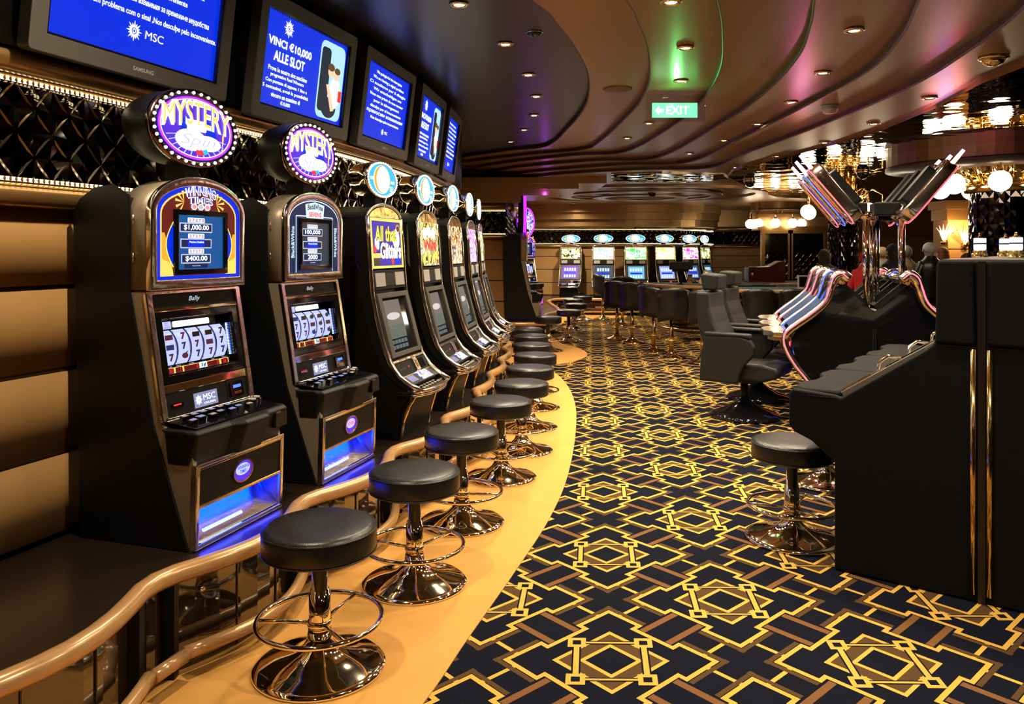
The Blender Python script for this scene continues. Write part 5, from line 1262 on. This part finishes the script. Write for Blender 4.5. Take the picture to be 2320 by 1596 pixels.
for px,py,lb in ((1477,436,'dark security camera dome under the rear ceiling rings'),(1699,412,'dark security camera dome beside the mirrored ceiling'),(1955,392,'dark security camera dome above the chrome terminals')):
    X,Y=CE(px,py,2.75); t=thing('camera_dome',lb,'security camera',(X,Y,2.775),0,'security camera domes'); b=B(M['blackg']); b.ball((0,0,-.03),.09,16,8); b.build('dome',parent=t); b=B(M['chrome']); b.lathe([(.10,.0),(.105,-.02),(.09,-.03)],20); b.build('ring',parent=t)

# ------------------------------------------------------------------ people standing with their backs to the camera
def person(px,Y,h,face,label,hair,top,leg,hairlen=0,lean=0,bald=False,hood=False,stance=0,arm=0):
    X=(px-1160)/F*Y; k=h/1.75
    t=thing('person',label,'person',(X,Y,.003),face,'people gathered behind the chrome terminals')
    me=bpy.data.meshes.new('body'); V=[];E_=[];Rr=[]
    def v(p,r,link=None):
        V.append((p[0]*k,p[1]*k,p[2]*k)); Rr.append(r*k)
        if link is not None: E_.append((link,len(V)-1))
        return len(V)-1
    pel=v((0,0,.95),.155); w1=v((0,.005,1.08),.14,pel); ch=v((0,.01,1.28),.165,w1); ne=v((0,.0,1.43),.075,ch); n2=v((0,-.015,1.50),.055,ne); hd=v((0,-.025,1.60),.088,n2); v((0,-.025,1.68),.082,hd)
    for s in (-1,1):
        hp=v((s*.10,0,.86),.095,pel); kn=v((s*.105,-.02,.48),.062,hp); an=v((s*.11,.02,.09),.042,kn); v((s*.12,-.13,.035),.036,an)
        sh=v((s*.17,.01,1.38),.075,ch); el=v((s*.25,.03,1.10),.052,sh); wr=v((s*(.22-.05*arm),-.10-.12*arm,.90+.18*arm),.034,el); pa=v((s*(.205-.05*arm),-.15-.12*arm,.84+.18*arm),.036,wr)
        for q,(dx,L) in enumerate(((-.030,.085),(-.010,.095),(.010,.09),(.028,.07))):
            f1=v((s*(.205-.05*arm)+dx,-.19-.12*arm,.80+.18*arm),.010,pa); v((s*(.205-.05*arm)+dx,-.19-.12*arm+L*.15,.80-L*.6+.18*arm),.008,f1)
        th=v((s*(.16-.05*arm),-.17-.12*arm,.835+.18*arm),.011,pa); v((s*(.145-.05*arm),-.195-.12*arm,.80+.18*arm),.009,th)
    me.from_pydata(V,E_,[]); o=bpy.data.objects.new('tmp',me); COL.objects.link(o)
    sk=o.modifiers.new('s','SKIN'); sk.use_smooth_shade=True
    for i,r in enumerate(Rr): me.skin_vertices[0].data[i].radius=(r,r*(.78 if i in (0,1,2) else 1)); me.skin_vertices[0].data[i].use_root=(i==0)
    sb=o.modifiers.new('u','SUBSURF'); sb.levels=2
    dg=bpy.context.evaluated_depsgraph_get(); nm=bpy.data.meshes.new_from_object(o.evaluated_get(dg)); bpy.data.objects.remove(o)
    nm.name='body'; nm.materials.clear()
    for m_ in (M['skin'],top,leg,M['black']): nm.materials.append(m_)
    for p in nm.polygons:
        z=p.center.z/k; x=abs(p.center.x)/k; y=p.center.y/k
        hand=x>.1 and y<-.115-.12*arm and z<.95+.2*arm
        p.material_index=3 if z<.09 else (0 if hand or z>1.47 else (2 if z<.92 and not (x>.17 and z>.8) else 1)); p.use_smooth=True
    body=bpy.data.objects.new('body',nm); COL.objects.link(body); body.parent=t
    zt=1.645*k
    b=B(hair); b.ball((0,-.010*k,1.645*k),.108*k,18,10,(.92,1.0,1.02 if not bald else .9))
    if hairlen: b.ball((0,.02*k,1.56*k),.10*k,16,8,(1,.85,1.2+hairlen))
    b.build('hair' if not hood else 'hood',parent=t)
    for s in (-1,1):
        b=B(M['skin']); b.ball((s*.098*k,-.03*k,1.61*k),.026*k,8,6,(.4,.8,1.1)); b.build('ear',parent=t)
    b=B(M['skin']); b.ball((0,-.118*k,1.60*k),.020*k,8,6,(.7,1,1.3)); b.build('nose',parent=t)
    for s in (-1,1):
        b=B(M['gap']); b.ball((s*.035*k,-.105*k,1.625*k),.012*k,8,6,(1.2,.5,.6)); b.build('eye',parent=t)
    b=B(pm('lips',(.35,.12,.1),.5)); b.ball((0,-.105*k,1.562*k),.018*k,8,6,(1.3,.5,.35)); b.build('mouth',parent=t)
    # jacket or sweater over the trunk
    b=B(top); n=20; vs=[];fs=[]
    for z,rx,ry in ((.86,.185,.14),(.98,.180,.135),(1.10,.178,.135),(1.25,.205,.145),(1.36,.215,.14),(1.43,.185,.12),(1.48,.10,.09),(1.525,.078,.08)):
        for q in range(n):
            a=2*PI*q/n; wob=1+.02*math.sin(5*a+z*9); vs.append((rx*k*wob*math.cos(a),ry*k*wob*math.sin(a)+.005,z*k))
    for r_ in range(7):
        for q in range(n): fs.append((r_*n+q,r_*n+(q+1)%n,(r_+1)*n+(q+1)%n,(r_+1)*n+q))
    b.add(vs,fs,True); b.build('jacket',parent=t,sub=1)
    return t
def cm(n,c,r=.8,**k): return pm(n,c,r,**k)
dark=cm('dark_trousers',(.02,.02,.03)); blk=cm('black_leather_coat',(.012,.012,.014),.3,spec=.7,bump=.3,bscale=14); red=cm('red_knit',(.55,.015,.02)); bei=cm('beige_jacket',(.40,.31,.19)); navyc=cm('black_sweater',(.008,.008,.012)); cream=cm('cream_top',(.45,.40,.32)); grn=cm('dark_grey_jacket',(.03,.03,.035))
hw=cm('white_hair',(.65,.60,.55)); hg=cm('grey_hair',(.35,.30,.24)); hb=cm('black_hair',(.012,.01,.01)); hr=cm('auburn_hair',(.18,.06,.025)); hbr=cm('dark_brown_hair',(.04,.02,.012)); bl=cm('blond_hair',(.5,.36,.2))
person(2107,12.6,1.74,PI+.1,'person with white hair in a black leather jacket seen from behind',hw,blk,dark,bald=True)
person(2053,13.2,1.68,PI-.2,'person with grey hair in a beige jacket seen from behind',hg,bei,dark)
person(2024,12.2,1.70,PI+.3,'person with dark hair in a black sweater behind the chrome poles',hb,navyc,dark,hairlen=.3)
person(1999,14.0,1.66,PI,'person with blond hair in a cream top between the chrome poles',bl,cream,dark)
person(1962,11.6,1.60,PI-.5,'person in a red hooded top beside the chrome pole',red,red,dark,hood=True)
person(1972,14.6,1.66,PI,'person with short grey hair standing behind the red hooded top',hg,cream,dark)
person(2137,13.8,1.66,PI+.2,'person with auburn hair in a red top next to the black leather jacket',hr,red,dark,hairlen=.5)
person(1868,12.9,1.62,PI-.3,'person in a dark grey jacket beside the mirrored column',hbr,grn,dark,hairlen=.4)
person(2192,11.6,1.56,PI,'person with dark brown hair mostly hidden behind the console',hbr,grn,dark,hairlen=.4)
